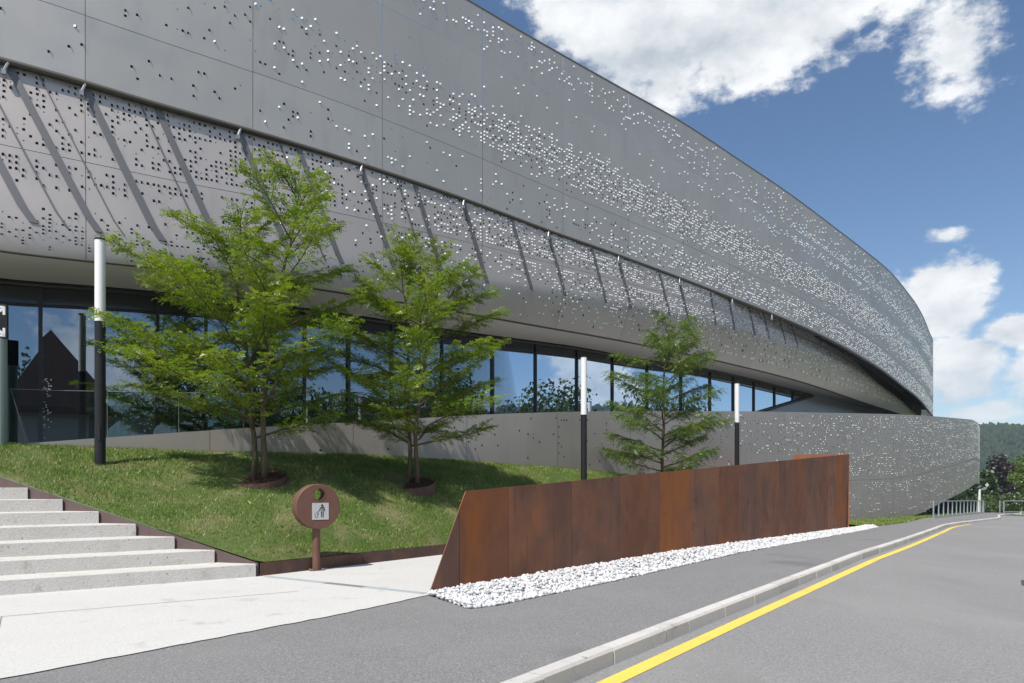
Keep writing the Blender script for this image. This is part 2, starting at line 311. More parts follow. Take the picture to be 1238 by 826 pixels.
class Plan:
    """smooth plan curve with arc length; N points outward (towards the road)"""
    def __init__(s, pts, step=.05):
        P = np.array(pts, float); t = np.r_[0, np.cumsum(np.linalg.norm(np.diff(P, axis=0), axis=1))]
        fx, fy = spline(t, P[:, 0]), spline(t, P[:, 1]); tt = np.linspace(0, t[-1], 4000); D = np.c_[fx(tt), fy(tt)]
        k = 41; ker = np.hanning(k+2)[1:-1]; ker /= ker.sum()
        pad = np.r_[D[:1]+(D[:1]-D[1:k//2+1][::-1]), D, D[-1:]+(D[-1:]-D[-k//2:-1][::-1])]
        D = np.c_[np.convolve(pad[:, 0], ker, 'valid'), np.convolve(pad[:, 1], ker, 'valid')][:4000]
        s.s = np.r_[0, np.cumsum(np.linalg.norm(np.diff(D, axis=0), axis=1))]; s.P = D[:len(s.s)]; s.len = s.s[-1]
        T = np.gradient(s.P, axis=0); T /= np.linalg.norm(T, axis=1)[:, None]; s.T = T; s.px = CX+FPX*s.P[:, 0]/np.maximum(s.P[:, 1], .1)
    def at(s, q, n=0.0):
        x = np.interp(q, s.s, s.P[:, 0]); y = np.interp(q, s.s, s.P[:, 1]); tx = np.interp(q, s.s, s.T[:, 0]); ty = np.interp(q, s.s, s.T[:, 1])
        return x+n*ty, y-n*tx
    def normal(s, q):
        return np.interp(q, s.s, s.T[:, 1]), -np.interp(q, s.s, s.T[:, 0])
    def s_of_px(s, px, n=0.0):
        x, y = s.at(s.s, n); p = CX+FPX*x/np.maximum(y, .1); k = int(np.argmax(p)); return np.interp(px, p[:k], s.s[:k])
def gz(y): # level of pavement along the view: flat, then a gentle fall
    y = np.asarray(y, float); return np.where(y < 13, 0, -.018*(y-13))

# ------------------------------------------------------------------ terrain, road, pavement
def terrain_z(x, y):
    x = np.asarray(x, float); y = np.asarray(y, float)
    z = gz(np.minimum(y, 52))-.38
    z = z-np.interp(y, [52, 75, 130, 260, 420], [0, 1.2, 5, 9, 9])
    r = np.maximum(y, .9*x); hill = np.interp(r, [400, 470, 560, 650, 740, 830, 1000], [0, 8, 26, 46, 61, 66, 40])
    w = np.clip((r-380)/100, 0, 1)
    return z+hill+w*(3.0*np.sin(x*.011+1)+2.2*np.sin(x*.027+y*.01)+.012*np.clip(x-430, -200, 300))
def grid_mesh(name, xs, ys, zf, mat, smooth=True):
    X, Y = np.meshgrid(xs, ys); Z = zf(X, Y); V = np.c_[X.ravel(), Y.ravel(), Z.ravel()]; nx, ny = len(xs), len(ys)
    i = np.arange(nx-1)[None, :]+np.arange(ny-1)[:, None]*nx; i = i.ravel()
    return np_mesh(name, V, np.c_[i, i+1, i+1+nx, i+nx], mat, smooth=smooth)
ground = grid_mesh('ground', np.r_[np.linspace(-1500, -60, 10), np.linspace(-50, 80, 27), np.linspace(100, 1800, 36)],
                   np.r_[np.linspace(-1500, -60, 8), np.linspace(-40, 60, 21), np.linspace(75, 1000, 40), 1500], terrain_z, MT['meadow'])
tag(ground, kind='structure')

KERB = Plan([(-24.4, -28.0), (-12.2, -11.9), (-3.23, 0.0), (.069, 4.353), (2.33, 7.34), (4.03, 9.57), (5.9, 12.02), (9.07, 16.17), (14.6, 23.6), (18.1, 28.3), (23.1, 33.8), (27.2, 38.2), (33.2, 46.2), (38.0, 51.0)])
def ribbon(name, plan, s0, s1, na, nb, za, zb, mat, ds=.5, rows=2, smooth=True):
    q = np.linspace(s0, s1, max(2, int((s1-s0)/ds)+1)); V = []; 
    for r in range(rows):
        t = r/(rows-1); n = na+(nb-na)*t; x, y = plan.at(q, n); z = (za(x, y) if callable(za) else np.full_like(x, za))*(1-t)+(zb(x, y) if callable(zb) else np.full_like(x, zb))*t
        V.append(np.c_[x, y, z])
    V = np.concatenate(V); m = len(q); F = []
    for r in range(rows-1):
        i = np.arange(m-1)+r*m; F.append(np.c_[i, i+1, i+1+m, i+m])
    return np_mesh(name, V, np.concatenate(F), mat, smooth=smooth)
road = ribbon('road', KERB, 0, KERB.len, -.02, 17, lambda x, y: gz(y)-.125, lambda x, y: gz(y)-.125, MT['road'], rows=8); tag(road, kind='structure')
pave = ribbon('pavement', KERB, 0, KERB.len, -.115, -11, lambda x, y: gz(y)-.004, lambda x, y: gz(y)-.004, MT['asphalt'], rows=8); tag(pave, kind='structure')
# far kerb side: verge across the road
verge = ribbon('car_park', KERB, 0, KERB.len, 8.5, 48, lambda x, y: gz(np.minimum(y, 50))-.02, lambda x, y: gz(np.minimum(y, 50))-.02, MT['road'], rows=5); tag(verge, kind='structure')
yl = ribbon('road_marking', KERB, KERB.s_of_px(0)-6, KERB.s_of_px(1166), .155, .295, lambda x, y: gz(y)-.121, lambda x, y: gz(y)-.121, MT['yellow'], ds=.3); tag(yl, kind='structure')
kerb = ribbon('kerb', KERB, 0, KERB.len, -.125, .03, lambda x, y: gz(y)-.15, lambda x, y: gz(y)-.15, MT['kerb']); tag(kerb, kind='structure')
s = KERB.s_of_px(632)-7.0; k = 0
while s < KERB.len-1.2:
    ln = .96 if k % 7 != 3 else .5
    mb = MB(); a = []; jog = random.uniform(-.004, .004)
    for q in (s+.007, s+ln/2, s+ln-.007):
        for n, dz in ((-.115, -.2), (-.115, .0), (-.005, .0), (.012, -.018), (.022, -.2)):
            x, y = KERB.at(q, n+jog); a.append((x, y, float(gz(y))+dz+(.003 if n < 0 else 0)))
    f = []
    for r in range(2):
        for j in range(5): f.append((r*5+j, r*5+(j+1) % 5, (r+1)*5+(j+1) % 5, (r+1)*5+j))
    f += [(0, 1, 2, 3, 4), (14, 13, 12, 11, 10)]
    mb.add(a, f); mb.build('kerb_stone', MT['kerb'], kerb, origin=a[0]); s += ln; k += 1

# pale concrete path in front of the stairs and beside the lawn
WD = Vector((.631, .776, 0)); WN = Vector((.776, -.631, 0)); W0 = Vector((-.98, 7.87, 0))       # rust wall line
ED = Vector((.594, .804, 0)); E0 = Vector((-3.52, 9.56, 0))                                     # lawn edging line
SU = Vector((.813, .583, 0)); SV = Vector((-.583, .813, 0)); S1 = Vector((-3.56, 9.5, 0)); SD = Vector((-.65, .17, 0)); RISE = .177
me = bpy.data.meshes.new('concrete_path')
bw = W0+WN*-.05
pl = [(-9.6, -4.2, 0), (-3.33, 4.44, 0), (-1.64, 6.78, 0), tuple(W0+WN*.0), tuple(W0+WD*8-WN*.1), tuple(E0+ED*9), tuple(E0), tuple(S1-SU*.0+SV*.12), tuple(S1-SU*11+SV*.12)]
# irregular cast edge towards the asphalt
edge = []
for (a, b) in zip(pl[0:3], pl[1:4]):
    a = Vector(a); b = Vector(b); n = int((b-a).length/.09)
    for i in range(n): edge.append(a.lerp(b, i/n)+WN*random.uniform(-.012, .012))
pts = [Vector((p[0], p[1], .004)) for p in edge]+[Vector((p[0], p[1], .004)) for p in pl[3:]]
me.from_pydata([tuple(p) for p in pts], [], [tuple(range(len(pts)))]); me.materials.append(MT['concrete'])
path = link('concrete_path', me); tag(path, kind='structure')

for a, b in (((-9.2, 3.4), (-4.9, 6.55)), ((-4.9, 6.55), (-2.55, 8.15)), ((-4.9, 6.55), (-4.05, 5.35))):
    a = Vector((*a, .0085)); b = Vector((*b, .0085)); mb = MB(); mb.box((a+b)/2, ((b-a).length, .006, .002), b-a); mb.build('saw_joint', MT['joint'], path)
gully = empty('gully_cover', (7.55, 9.6, -.12), 'rusty iron gully cover set in the road', 'drain cover')
mb = MB(); mb.box((7.55, 9.6, -.122), (.62, .62, .016), (.59, .81, 0)); mb.build('frame', MT['iron'], gully)
for k in range(5):
    mb = MB(); mb.box(Vector((7.55, 9.6, -.1125))+Vector((.81, -.59, 0))*(k-2)*.105, (.50, .06, .008), (.59, .81, 0)); mb.build('bar', MT['drain2'], gully)
# ------------------------------------------------------------------ the arena: plan curves and levels
BP = Plan([(-24.5, 4.2), (-19.0, 7.1), (-14.0, 10.0), (-9.56, 12.74), (-6.08, 15.15), (-4.02, 16.7), (-1.13, 19.1), (3.6, 23.15), (9.67, 28.5), (18.6, 37.0), (25.8, 45.3), (31.6, 52.8), (36.5, 59.7), (39.6, 64.2), (41.3, 67.4), (42.3, 71.5), (42.0, 78), (39.5, 86)])
s_end = BP.len
SV_S = np.linspace(0, BP.len, 800)
def zlevel(plan, n, xs, ys, hold=None):
    """level along an offset plan curve from the sight-line table; held constant past the table's ends"""
    f = spline(xs, ys); q = SV_S[SV_S <= plan.len]; x, y = plan.at(q, n(q) if callable(n) else n); p = CX+FPX*x/np.maximum(y, .1)
    k = int(np.argmax(np.where(y > 0, p, -1e9))); lim = xs[-1]
    ok = (np.arange(len(q)) <= k) & (p >= xs[0]) & (p <= lim) & (y > 1)
    z = EYE+(HY-f(p))*y/FPX; qq, zz = q[ok], z[ok]
    ker = np.hanning(17); ker /= ker.sum(); zp = np.r_[np.full(8, zz[0]), zz, np.full(8, zz[-1])]; zz = np.convolve(zp, ker, 'valid')
    return lambda s: np.interp(s, qq, zz)
nz0 = lambda q: np.zeros_like(np.asarray(q, float))
zB = zlevel(BP, 0.0, [0, 95, 185, 287, 420, 570, 662, 747, 820, 900, 933, 1035, 1070, 1089, 1115, 1126], [70.6, 96.7, 124, 152.6, 192.7, 243.5, 278, 308, 335, 366, 379, 428, 450, 465, 487, 501])
zA_ = zlevel(BP, 0.0, [566, 617, 685, 766, 820, 893, 954, 1014, 1042, 1083, 1106], [0, 30.5, 69.5, 115, 145, 193, 234, 279, 300.5, 336, 365])
zA = lambda s: zA_(s)
s850, s1050 = BP.s_of_px(860), BP.s_of_px(1050)
def n_top(s): return np.interp(s, [0, BP.s_of_px(250), BP.s_of_px(430), s850, s1050, s1050+12], [-.16, -.14, -.05, -.03, -1.5, -2.2])
def n_cr(s): return np.interp(s, [0, BP.s_of_px(0), BP.s_of_px(300), BP.s_of_px(500), s850-2, s1050, s1050+12], [.42, .42, .30, .05, -.02, -.9, -1.3])
lipx = [0, 150, 430, 660, 760, 900, 1000, 1050, 1090]; crY = [284, 303, 333, 360, 376, 404, 434, 458, 484]
zCr = zlevel(BP, n_cr, lipx, crY)
zC0 = zlevel(BP, lambda q: n_cr(q)-.3, [0, 130, 210, 430, 640, 760, 880, 980, 1044, 1092], [303, 317, 325, 356, 392, 413.5, 439, 465, 486.5, 502])
def n_nose(s): return n_cr(s)-.42*np.maximum(zCr(s)-zC0(s), .1)
zC = zlevel(BP, n_nose, [0, 130, 210, 430, 640, 760, 880, 980, 1044, 1092], [303, 317, 325, 356, 392, 413.5, 439, 465, 486.5, 502])
s600, s900 = BP.s_of_px(600), BP.s_of_px(900)
def n_gl(s): return n_nose(s)-np.interp(s, [0, s600, s900], [2.1, 1.7, 1.4])
Dx = [0, 115, 350, 595, 697, 773, 862, 982, 1060, 1095]; Dy = [339, 347, 371, 406.5, 420, 434, 448, 477, 495, 504]
zD = zlevel(BP, n_gl, Dx, Dy)
# base wall (ground-hugging drum in front)
EP = Plan([(-9.16, 12.9), (-7.1, 14.25), (-3.58, 16.6), (-.43, 18.85), (1.98, 20.7), (6.86, 24.7), (10.6, 28.0), (14.4, 31.4), (22.4, 38.6), (29.0, 45.0), (33.7, 50.0), (36.7, 53.7), (38.7, 56.6), (39.9, 58.9), (40.5, 61.5), (40.2, 66), (37.5, 72)])
zE = zlevel(EP, 0.0, [31, 70, 140, 300, 440, 600, 700, 850, 1000, 1132, 1176], [537.5, 533, 528, 517, 509.5, 500.5, 497.5, 497, 499, 503.5, 507.5])
kS = EP.s_of_px
zF = (lambda sx, zz: (lambda s: np.interp(s, sx, zz)))([kS(31), kS(200), kS(420), kS(760), kS(880), kS(960), kS(1021), kS(1080), kS(1113), kS(1140), kS(1165), kS(1179)],
      [1.85, 1.75, 1.7, 1.3, .5, -.3, -.62, -.62, -.30, .30, .95, 1.5])

# ------------------------------------------------------------------ perforated sheet panels with bent tabs
def vnoise(a, b, seed):
    a = np.asarray(a, float); b = np.asarray(b, float); i = np.floor(a).astype(int); j = np.floor(b).astype(int); u = a-i; v = b-j
    u = u*u*(3-2*u); v = v*v*(3-2*v)
    def h(p, q): return np.modf(np.abs(np.sin(p*127.1+q*311.7+seed*74.7)*43758.5453))[0]
    return (h(i, j)*(1-u)+h(i+1, j)*u)*(1-v)+(h(i, j+1)*(1-u)+h(i+1, j+1)*u)*v
def perforated(name, surf, s0, s1, w0, w1, height, dens, parent, tabmix, cell=.108, gap=.005, hole=.25, bend=68, mat=None, seed=0):
    """surf(s,w)->(x,y,z,nx,ny); a sheet of cells, some of them punched with a tab folded out from the right edge"""
    g = np.random.default_rng(seed); ns = max(2, int(round((s1-s0)/cell))); nw = max(2, int(round(height/cell)))
    gw = gap/height*(w1-w0)
    S, W = np.meshgrid(np.linspace(s0+gap, s1-gap, ns+1), np.linspace(w0+gw, w1-gw, nw+1)); x, y, z, nx, ny = surf(S.ravel(), W.ravel())
    V = np.c_[x, y, z]; Nn = np.c_[nx, ny, np.zeros_like(nx)]
    I = (np.arange(ns)[None, :]+np.arange(nw)[:, None]*(ns+1)).ravel(); Q = np.c_[I, I+1, I+ns+2, I+ns+1]        # a b (right) c d, w upwards
    sc = S[:-1, :-1].ravel()+(s1-s0)/ns/2; wc = W[:-1, :-1].ravel()+(w1-w0)/nw/2
    pr = dens(sc, wc); ii = np.tile(np.arange(ns), nw); jj = np.repeat(np.arange(nw), ns)
    border = (jj == 0) | (jj == nw-1)
    rnd = g.random(len(Q)); kind = np.where((rnd < pr) & ~border, np.where(g.random(len(Q)) < .68, 1, np.where(g.random(len(Q)) < .5, 2, 3)), 0)
    F = [Q[kind == 0]]; VV = [V]; base = len(V); FL = [None]
    for kk, hf, flap in ((1, hole, True), (2, hole+.02, False), (3, .39, False)):
        q = Q[kind == kk]; m = len(q)
        if not m: continue
        A, B, C, D = (V[q[:, i]] for i in range(4))
        def bil(u, v): return A*(1-u)*(1-v)+B*u*(1-v)+C*u*v+D*(1-u)*v
        ju = (g.random((m, 1))-.5)*.10; jv = (g.random((m, 1))-.5)*.10
        a, b, c, d = bil(hf+ju, hf+jv), bil(1-hf+ju, hf+jv), bil(1-hf+ju, 1-hf+jv), bil(hf+ju, 1-hf+jv)
        k0 = base; VV.append(np.concatenate([a, b, c, d])); base += 4*m; r = np.arange(m); ia, ib, ic, id_ = k0+r, k0+m+r, k0+2*m+r, k0+3*m+r
        F += [np.c_[q[:, 0], q[:, 1], ib, ia], np.c_[q[:, 1], q[:, 2], ic, ib], np.c_[q[:, 2], q[:, 3], id_, ic], np.c_[q[:, 3], q[:, 0], ia, id_]]
        if flap:
            th = np.radians(bend+(g.random((m, 1))-.5)*20); nn = Nn[q[:, 0]]
            flip = (g.random((m, 1)) < tabmix(sc[kind == kk])[:, None]); th = np.where(flip, np.radians(38+(g.random((m, 1))-.5)*22), th)
            h0, h1, g0, g1 = np.where(flip, a, b), np.where(flip, d, c), np.where(flip, b, a), np.where(flip, c, d)
            L0 = g0-h0; L1 = g1-h1; ln = np.linalg.norm(L0, axis=1)[:, None]*np.where(flip, .86, .55)
            f0 = h0+L0*.93*np.cos(th)+nn*ln*np.sin(th); f1 = h1+L1*.93*np.cos(th)+nn*ln*np.sin(th); mid = (f0+f1)/2
            k1 = base; VV.append(np.concatenate([h0*.92+h1*.08+nn*.001, h1*.92+h0*.08+nn*.001, f1*.76+mid*.24, f0*.76+mid*.24])); base += 4*m
            F.append(np.c_[k1+r, k1+m+r, k1+2*m+r, k1+3*m+r]); FL[0] = F[-1]
    idx = np.zeros(sum(len(f) for f in F), dtype=np.int32)
    o_ = 0
    for f in F:
        if f is FL[0]: idx[o_:o_+len(f)] = 1
        o_ += len(f)
    return np_mesh(name, np.concatenate(VV), np.concatenate(F), mat or MT['alu'], parent, smooth=False, mat2=MT['tab'], idx=idx)

arena = empty('arena_building', (-4, 17, 2), 'large curved arena clad in perforated grey aluminium sheets above a ribbon of glass', 'building')
def surf_band(S, W):
    x, y = BP.at(S, 0.0); nx, ny = BP.normal(S); zb = zB(S); return x, y, zb+(zA(S)-zb)*W, nx, ny
def band_density(S, W):
    px = np.interp(S, BP.s, BP.px); k = np.interp(px, [150, 300, 480, 620, 760], [.04, .20, .42, .74, .85])
    wob = .06*(vnoise(S*.12, S*0, 3)-.5)
    main = np.interp(np.abs(W-.43-wob-np.interp(px, [200, 450, 700, 950], [.06, .03, -.02, -.03])), [0, .07, .12, .16], [1, .85, .28, 0])*k
    top = np.interp(np.abs(W-.90-wob), [0, .05, .09], [.55, .4, 0])*np.interp(px, [420, 540, 800, 1000], [.7, .75, .5, .3])
    up2 = np.interp(np.abs(W-.72-wob), [0, .06, .12], [.75, .6, 0])*np.interp(px, [760, 900, 980, 1060], [.05, .4, .85, .7])
    low = np.interp(np.abs(W-.10-wob), [0, .08, .14], [.8, .6, 0])*np.interp(px, [0, 300, 640, 760, 860, 1000], [.05, .08, .14, .4, .9, .9])
    rows = (vnoise(S*.3, W*30, 9) > .62)*.16*np.interp(np.abs(W-.22), [0, .1, .16], [1, .8, 0])*np.interp(px, [60, 200, 600, 800], [.5, 1, .6, 0])
    d = np.maximum.reduce([main, top, up2, low, rows, np.full_like(W, .012)])
    return d*np.clip(.75+.5*vnoise(S*.55, W*9, 5), 0, 1)*np.interp(px, [1040, 1090], [1, .6])
mixB = lambda s: np.interp(np.interp(s, BP.s, BP.px), [200, 430, 560], [.15, .7, .9])
mixS = lambda s: np.interp(np.interp(s, BP.s, BP.px), [300, 480, 560], [0, .6, .85])
mixE = lambda s: np.interp(np.interp(s, EP.s, EP.px), [760, 900, 1000], [.05, .30, .40])
PITCH = 3.2; s_off = BP.s_of_px(103) % PITCH
cols = np.r_[np.arange(s_off, BP.len, PITCH)]
for ci, (a, b) in enumerate(zip(cols[:-1], cols[1:])):
    if b < BP.s_of_px(0)-8: continue
    hgt = float(zA((a+b)/2)-zB((a+b)/2)); rows_w = [0, 1.32/hgt, 4.2/hgt, 1.0]
    for ri in range(3):
        perforated('upper_cladding_panel', surf_band, a, b, rows_w[ri], rows_w[ri+1], hgt*(rows_w[ri+1]-rows_w[ri]), band_density, arena, mixB, seed=1000+ci*7+ri)
def prof_skin(S, W):
    """W 0 at the nose, 1 up behind the band"""
    nt, nc, nn = n_top(S), n_cr(S), n_nose(S); zt = zB(S)+np.interp(S, [s850, s1050], [.15, .9]); zc = zCr(S); zn = zC(S)
    p1n = nc+(nt-nc)*.16; p1z = zc+(zt-zc)*.16; t = np.clip(W/.34, 0, 1)
    bn = (1-t)**2*nn+2*t*(1-t)*nc+t*t*p1n; bz = (1-t)**2*zn+2*t*(1-t)*zc+t*t*p1z; u = np.clip((W-.34)/.66, 0, 1)
    return np.where(W < .34, bn, p1n+(nt-p1n)*u), np.where(W < .34, bz, p1z+(zt-p1z)*u)
def surf_skin(S, W):
    n, z = prof_skin(S, W); x, y = BP.at(S, n); nx, ny = BP.normal(S); return x, y, z, nx, ny
def skin_density(S, W):
    px = np.interp(S, BP.s, BP.px); wob = .05*(vnoise(S*.15, S*0, 13)-.5)
    t = np.interp(np.abs(W-.90-wob), [0, .09, .14], [1, .9, 0])
    m = np.interp(np.abs(W-.58-wob-np.interp(px, [0, 400], [0, .08])), [0, .11, .17], [1, .9, 0]); l = np.interp(np.abs(W-.22-wob), [0, .1, .15], [1, .8, 0])
    left = np.maximum.reduce([t*.62, m*.58, l*.55*np.interp(px, [150, 330], [1, .12]), np.full_like(W, .03)])
    right = np.interp(W, [0, .3, .42, 1], [.30, .34, .72, .75])
    k = np.interp(px, [330, 520, 620], [0, .55, 1])*np.interp(W, [.15, .45, .6], [.0, .35, 1])+np.interp(px, [600, 740], [0, 1])*np.interp(W, [.15, .45, .6], [1, .65, 0])
    return (left*(1-k)+right*k)*np.clip(.75+.5*vnoise(S*.7, W*7, 21), 0, 1)
for ci, (a, b) in enumerate(zip(cols[:-1], cols[1:])):
    if b < BP.s_of_px(0)-7 or a > BP.s_of_px(1129): continue
    m = (a+b)/2; hgt = float(zB(m)-zC(m))+.4
    for (h0, h1) in ((0, .60), (.60, 1.0)):
        perforated('lower_cladding_panel', surf_skin, a, b, h0, h1, hgt*(h1-h0), skin_density, arena, mixS, cell=.104, mat=MT['alu_warm'], seed=3000+ci*5+int(h0*10))
def surf_base(S, W):
    x, y = EP.at(S, 0.0); nx, ny = EP.normal(S); zb = zF(S); return x, y, zb+(zE(S)-zb)*W, nx, ny
def base_density(S, W):
    px = np.interp(S, EP.s, EP.px); k = np.interp(px, [60, 330, 560, 700, 860, 960, 1050], [.0, .015, .05, .10, .26, .42, .6])
    rows = np.where(vnoise(S*.25, W*26, 33) > .42, 1, .35); up = np.interp(W, [.0, .25, .5, .62, 1], [.25, .3, .9, .6, 1.0])
    return k*rows*np.where(px < 650, 1, up)
for ci, (a, b) in enumerate(zip(np.arange(0, EP.len-PITCH, PITCH), np.arange(PITCH, EP.len, PITCH))):
    m = (a+b)/2; hgt = float(zE(m)-zF(m))
    hh = [(0, 1)] if hgt < 2.6 else [(0, .40), (.40, 1)]
    for (h0, h1) in hh:
        perforated('base_wall_panel', surf_base, a, b, h0, h1, max(hgt*(h1-h0), .3), base_density, arena, mixE, mat=MT['alu_warm'], seed=5000+ci*3+int(h0*10), hole=.28)

def strip(name, S, fa, fb, mat, parent=arena, smooth=True):
    """ribbon between two lines fa(S), fb(S) -> (x,y,z)"""
    A = np.c_[fa(S)]; B = np.c_[fb(S)]; A = np.stack(fa(S), 1); B = np.stack(fb(S), 1); m = len(S); V = np.concatenate([A, B]); i = np.arange(m-1)
    return np_mesh(name, V, np.c_[i, i+1, i+1+m, i+m], mat, parent, smooth=smooth)
def line(plan, n, z):
    def f(S):
        x, y = plan.at(S, n(S) if callable(n) else n); return x, y, (z(S) if callable(z) else np.full_like(x, z))
    return f
sA, sZ = BP.s_of_px(0)-7, BP.len-.5
Sall = np.arange(sA, sZ, .4); Svis = np.arange(sA, BP.s_of_px(1129)+3, .4)
# trims along the edges of the upper skin
def profile_bar(name, S, plan, prof, mat):
    """closed profile [(n, z(S))..] swept along the plan"""
    R_ = []
    for n, z in prof:
        x, y, zz = line(plan, n, z)(S); R_.append(np.c_[x, y, zz])
    m = len(S); k = len(prof); V = np.concatenate(R_); F = []
    i = np.arange(m-1)
    for j in range(k):
        j2 = (j+1) % k; F.append(np.c_[j*m+i, j*m+i+1, j2*m+i+1, j2*m+i])
    return np_mesh(name, V, np.concatenate(F), mat, arena)
profile_bar('edge_trim', Sall, BP, [(.012, lambda s: zB(s)+.03), (.012, lambda s: zB(s)-.055), (-.10, lambda s: zB(s)-.055), (-.10, lambda s: zB(s)+.03)], MT['trim'])
profile_bar('edge_trim', Sall, BP, [(.008, lambda s: zA(s)-.02), (.008, lambda s: zA(s)+.03), (-.06, lambda s: zA(s)+.03), (-.06, lambda s: zA(s)-.02)], MT['trim_strut_shadow'])
profile_bar('edge_trim', Svis, BP, [(lambda s: n_nose(s)+.012, lambda s: zC(s)-.002), (lambda s: n_nose(s)+.012, lambda s: zC(s)-.03), (lambda s: n_nose(s)-.06, lambda s: zC(s)-.03), (lambda s: n_nose(s)-.06, lambda s: zC(s)-.002)], MT['trim'])
# backing wall behind the punched sheets and flat roof
strip('inner_wall', Sall, line(BP, -.95, lambda s: zB(s)+.35), line(BP, -.95, lambda s: zB(s)+(zA(s)-zB(s))*.62), MT['dark'])
strip('roof', Sall, line(BP, -.95, lambda s: zB(s)+(zA(s)-zB(s))*.62), line(BP, -16, lambda s: zB(s)+(zA(s)-zB(s))*.62), MT['dark'])
strip('inner_wall', Svis, line(BP, lambda s: n_nose(s)-.45, lambda s: zC(s)+.05), line(BP, lambda s: n_top(s)-.55, lambda s: zB(s)+.5), MT['dark'])
strip('inner_ceiling', Svis, line(BP, lambda s: n_top(s)-.55, lambda s: zB(s)+.5), line(BP, -3.5, lambda s: zB(s)+.5), MT['dark'])
strip('band_tie', Svis, line(BP, -.05, lambda s: zB(s)+.95), line(BP, -2.6, lambda s: zB(s)+1.0), MT['dark'])
# soffit, recess wall
strip('soffit', Svis, line(BP, lambda s: n_nose(s)-.05, lambda s: zC(s)-.006), line(BP, lambda s: n_gl(s)-.15, lambda s: zD(s)+.0), MT['soffit'])
s_tip0, s_tip = BP.s_of_px(921, n_gl(BP.s_of_px(921))), BP.s_of_px(981, n_gl(BP.s_of_px(981)))
def sg(px):  # arc length where the glass line meets a sight column
    q = np.linspace(sA, BP.s_of_px(1120), 3000); x, y = BP.at(q, n_gl(q)); p = CX+FPX*x/y; return float(np.interp(px, p, q))
s_t0, s_t1 = sg(905), sg(981)
def z_sill(S):
    """lower edge of the glazing: terrace level behind the base wall, then rising to the tip"""
    x, y = BP.at(S, n_gl(S)); p = CX+FPX*x/y; y0 = np.interp(p, [-200, 0, 70, 140, 300, 440, 600, 700, 850, 921], [548, 548, 546, 540, 530, 522, 513, 509, 506, 504])
    z = EYE+(HY-y0)*y/FPX; zt = zD(S)-.06; zs = EYE+(HY-np.interp(p, [905, 981], [501.5, 478.5]))*y/FPX
    return np.where(p < 905, z, np.minimum(zs, zt))
Srec = np.arange(s_t0-1.2, BP.s_of_px(1129)+2, .3)
strip('recess_wall', Srec, line(BP, lambda s: n_gl(s)-.01, lambda s: np.where(s < s_t1, z_sill(s), zD(s)-.02)), line(BP, lambda s: n_gl(s)-.01, lambda s: zD(s)-3.2), MT['recess'])
# glazing: panes, mullions, head and sill
edges_px = [-170, -95, -25, 49, 121, 190, 249, 308, 368, 421, 473, 534, 595, 647, 697, 740, 782, 823, 858, 886, 911, 936, 958, 981]
es = [sg(max(p, -999)) if p >= 0 else sg(0)+p*.0262 for p in edges_px]
for a, b in zip(es[:-1], es[1:]):
    S = np.linspace(a+.03, b-.03, 3); top = line(BP, n_gl, lambda s: zD(s)-.10); bot = line(BP, n_gl, lambda s: z_sill(s)+.02)
    if float(zD(b)-z_sill(b)) < .25 and b < es[-1]: pass
    strip('window_pane', S, top, bot, MT['glass'], smooth=False)
for p, a in zip(edges_px, es):
    mb = MB(); x, y = BP.at(np.array([a]), n_gl(a)); tx, ty = np.interp(a, BP.s, BP.T[:, 0]), np.interp(a, BP.s, BP.T[:, 1]); zt, zb = float(zD(a))-.04, float(z_sill(np.array([a]))[0])
    if zt-zb > .3:
        w = .075 if p in (49, 190, 421, 595) else .05
        mb.box((x[0], y[0], (zt+zb)/2), (w, .14, zt-zb), (tx, ty, 0)); mb.build('mullion', MT['frame'], arena)
Sg = np.linspace(es[0], es[-1], 160)
def bar(name, S, n, z, hn, hz, mat): return profile_bar(name, S, BP, [(lambda s: n(s)+hn, lambda s: z(s)+hz), (lambda s: n(s)+hn, lambda s: z(s)-hz), (lambda s: n(s)-hn, lambda s: z(s)-hz), (lambda s: n(s)-hn, lambda s: z(s)+hz)], mat)
bar('window_head', Sg, lambda s: n_gl(s), lambda s: zD(s)-.05, .075, .055, MT['frame'])
strip('soffit_reflection', Sg[:-4], line(BP, lambda s: n_gl(s)+.006, lambda s: zD(s)-.10), line(BP, lambda s: n_gl(s)+.006, lambda s: zD(s)-.05-np.interp(s, [es[0], es[-1]], [.46, .22])), MT['reflection'])  # soffit mirrored in the top of the glass, painted as a black strip
bar('window_head', Sg[:-6], lambda s: n_gl(s), lambda s: zD(s)-.05-np.interp(s, [es[0], es[-1]], [.46, .22]), .05, .022, MT['frame'])
bar('window_sill', np.linspace(s_t0-.6, s_t1+.15, 30), lambda s: n_gl(s)+.02, lambda s: z_sill(s)-.02, .09, .07, MT['frame'])
# interior
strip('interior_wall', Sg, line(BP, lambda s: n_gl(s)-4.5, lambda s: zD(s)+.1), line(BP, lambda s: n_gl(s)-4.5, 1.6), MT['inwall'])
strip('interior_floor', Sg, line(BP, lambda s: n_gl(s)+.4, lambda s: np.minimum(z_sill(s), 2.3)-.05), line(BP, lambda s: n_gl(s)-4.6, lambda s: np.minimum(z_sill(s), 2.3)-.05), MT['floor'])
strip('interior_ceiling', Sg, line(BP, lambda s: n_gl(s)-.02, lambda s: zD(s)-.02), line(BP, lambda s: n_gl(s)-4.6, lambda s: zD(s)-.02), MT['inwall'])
def curtain(pa, pb):
    a, b = sg(pa), sg(pb); S = np.linspace(a, b, 60); wv = lambda s: n_gl(s)-.7+.09*np.sin((s-a)*19)+.04*np.sin((s-a)*43+1)
    strip('curtain', S, line(BP, wv, lambda s: zD(s)-.1), line(BP, wv, lambda s: np.maximum(z_sill(s), 1.5)), MT['curtain'])
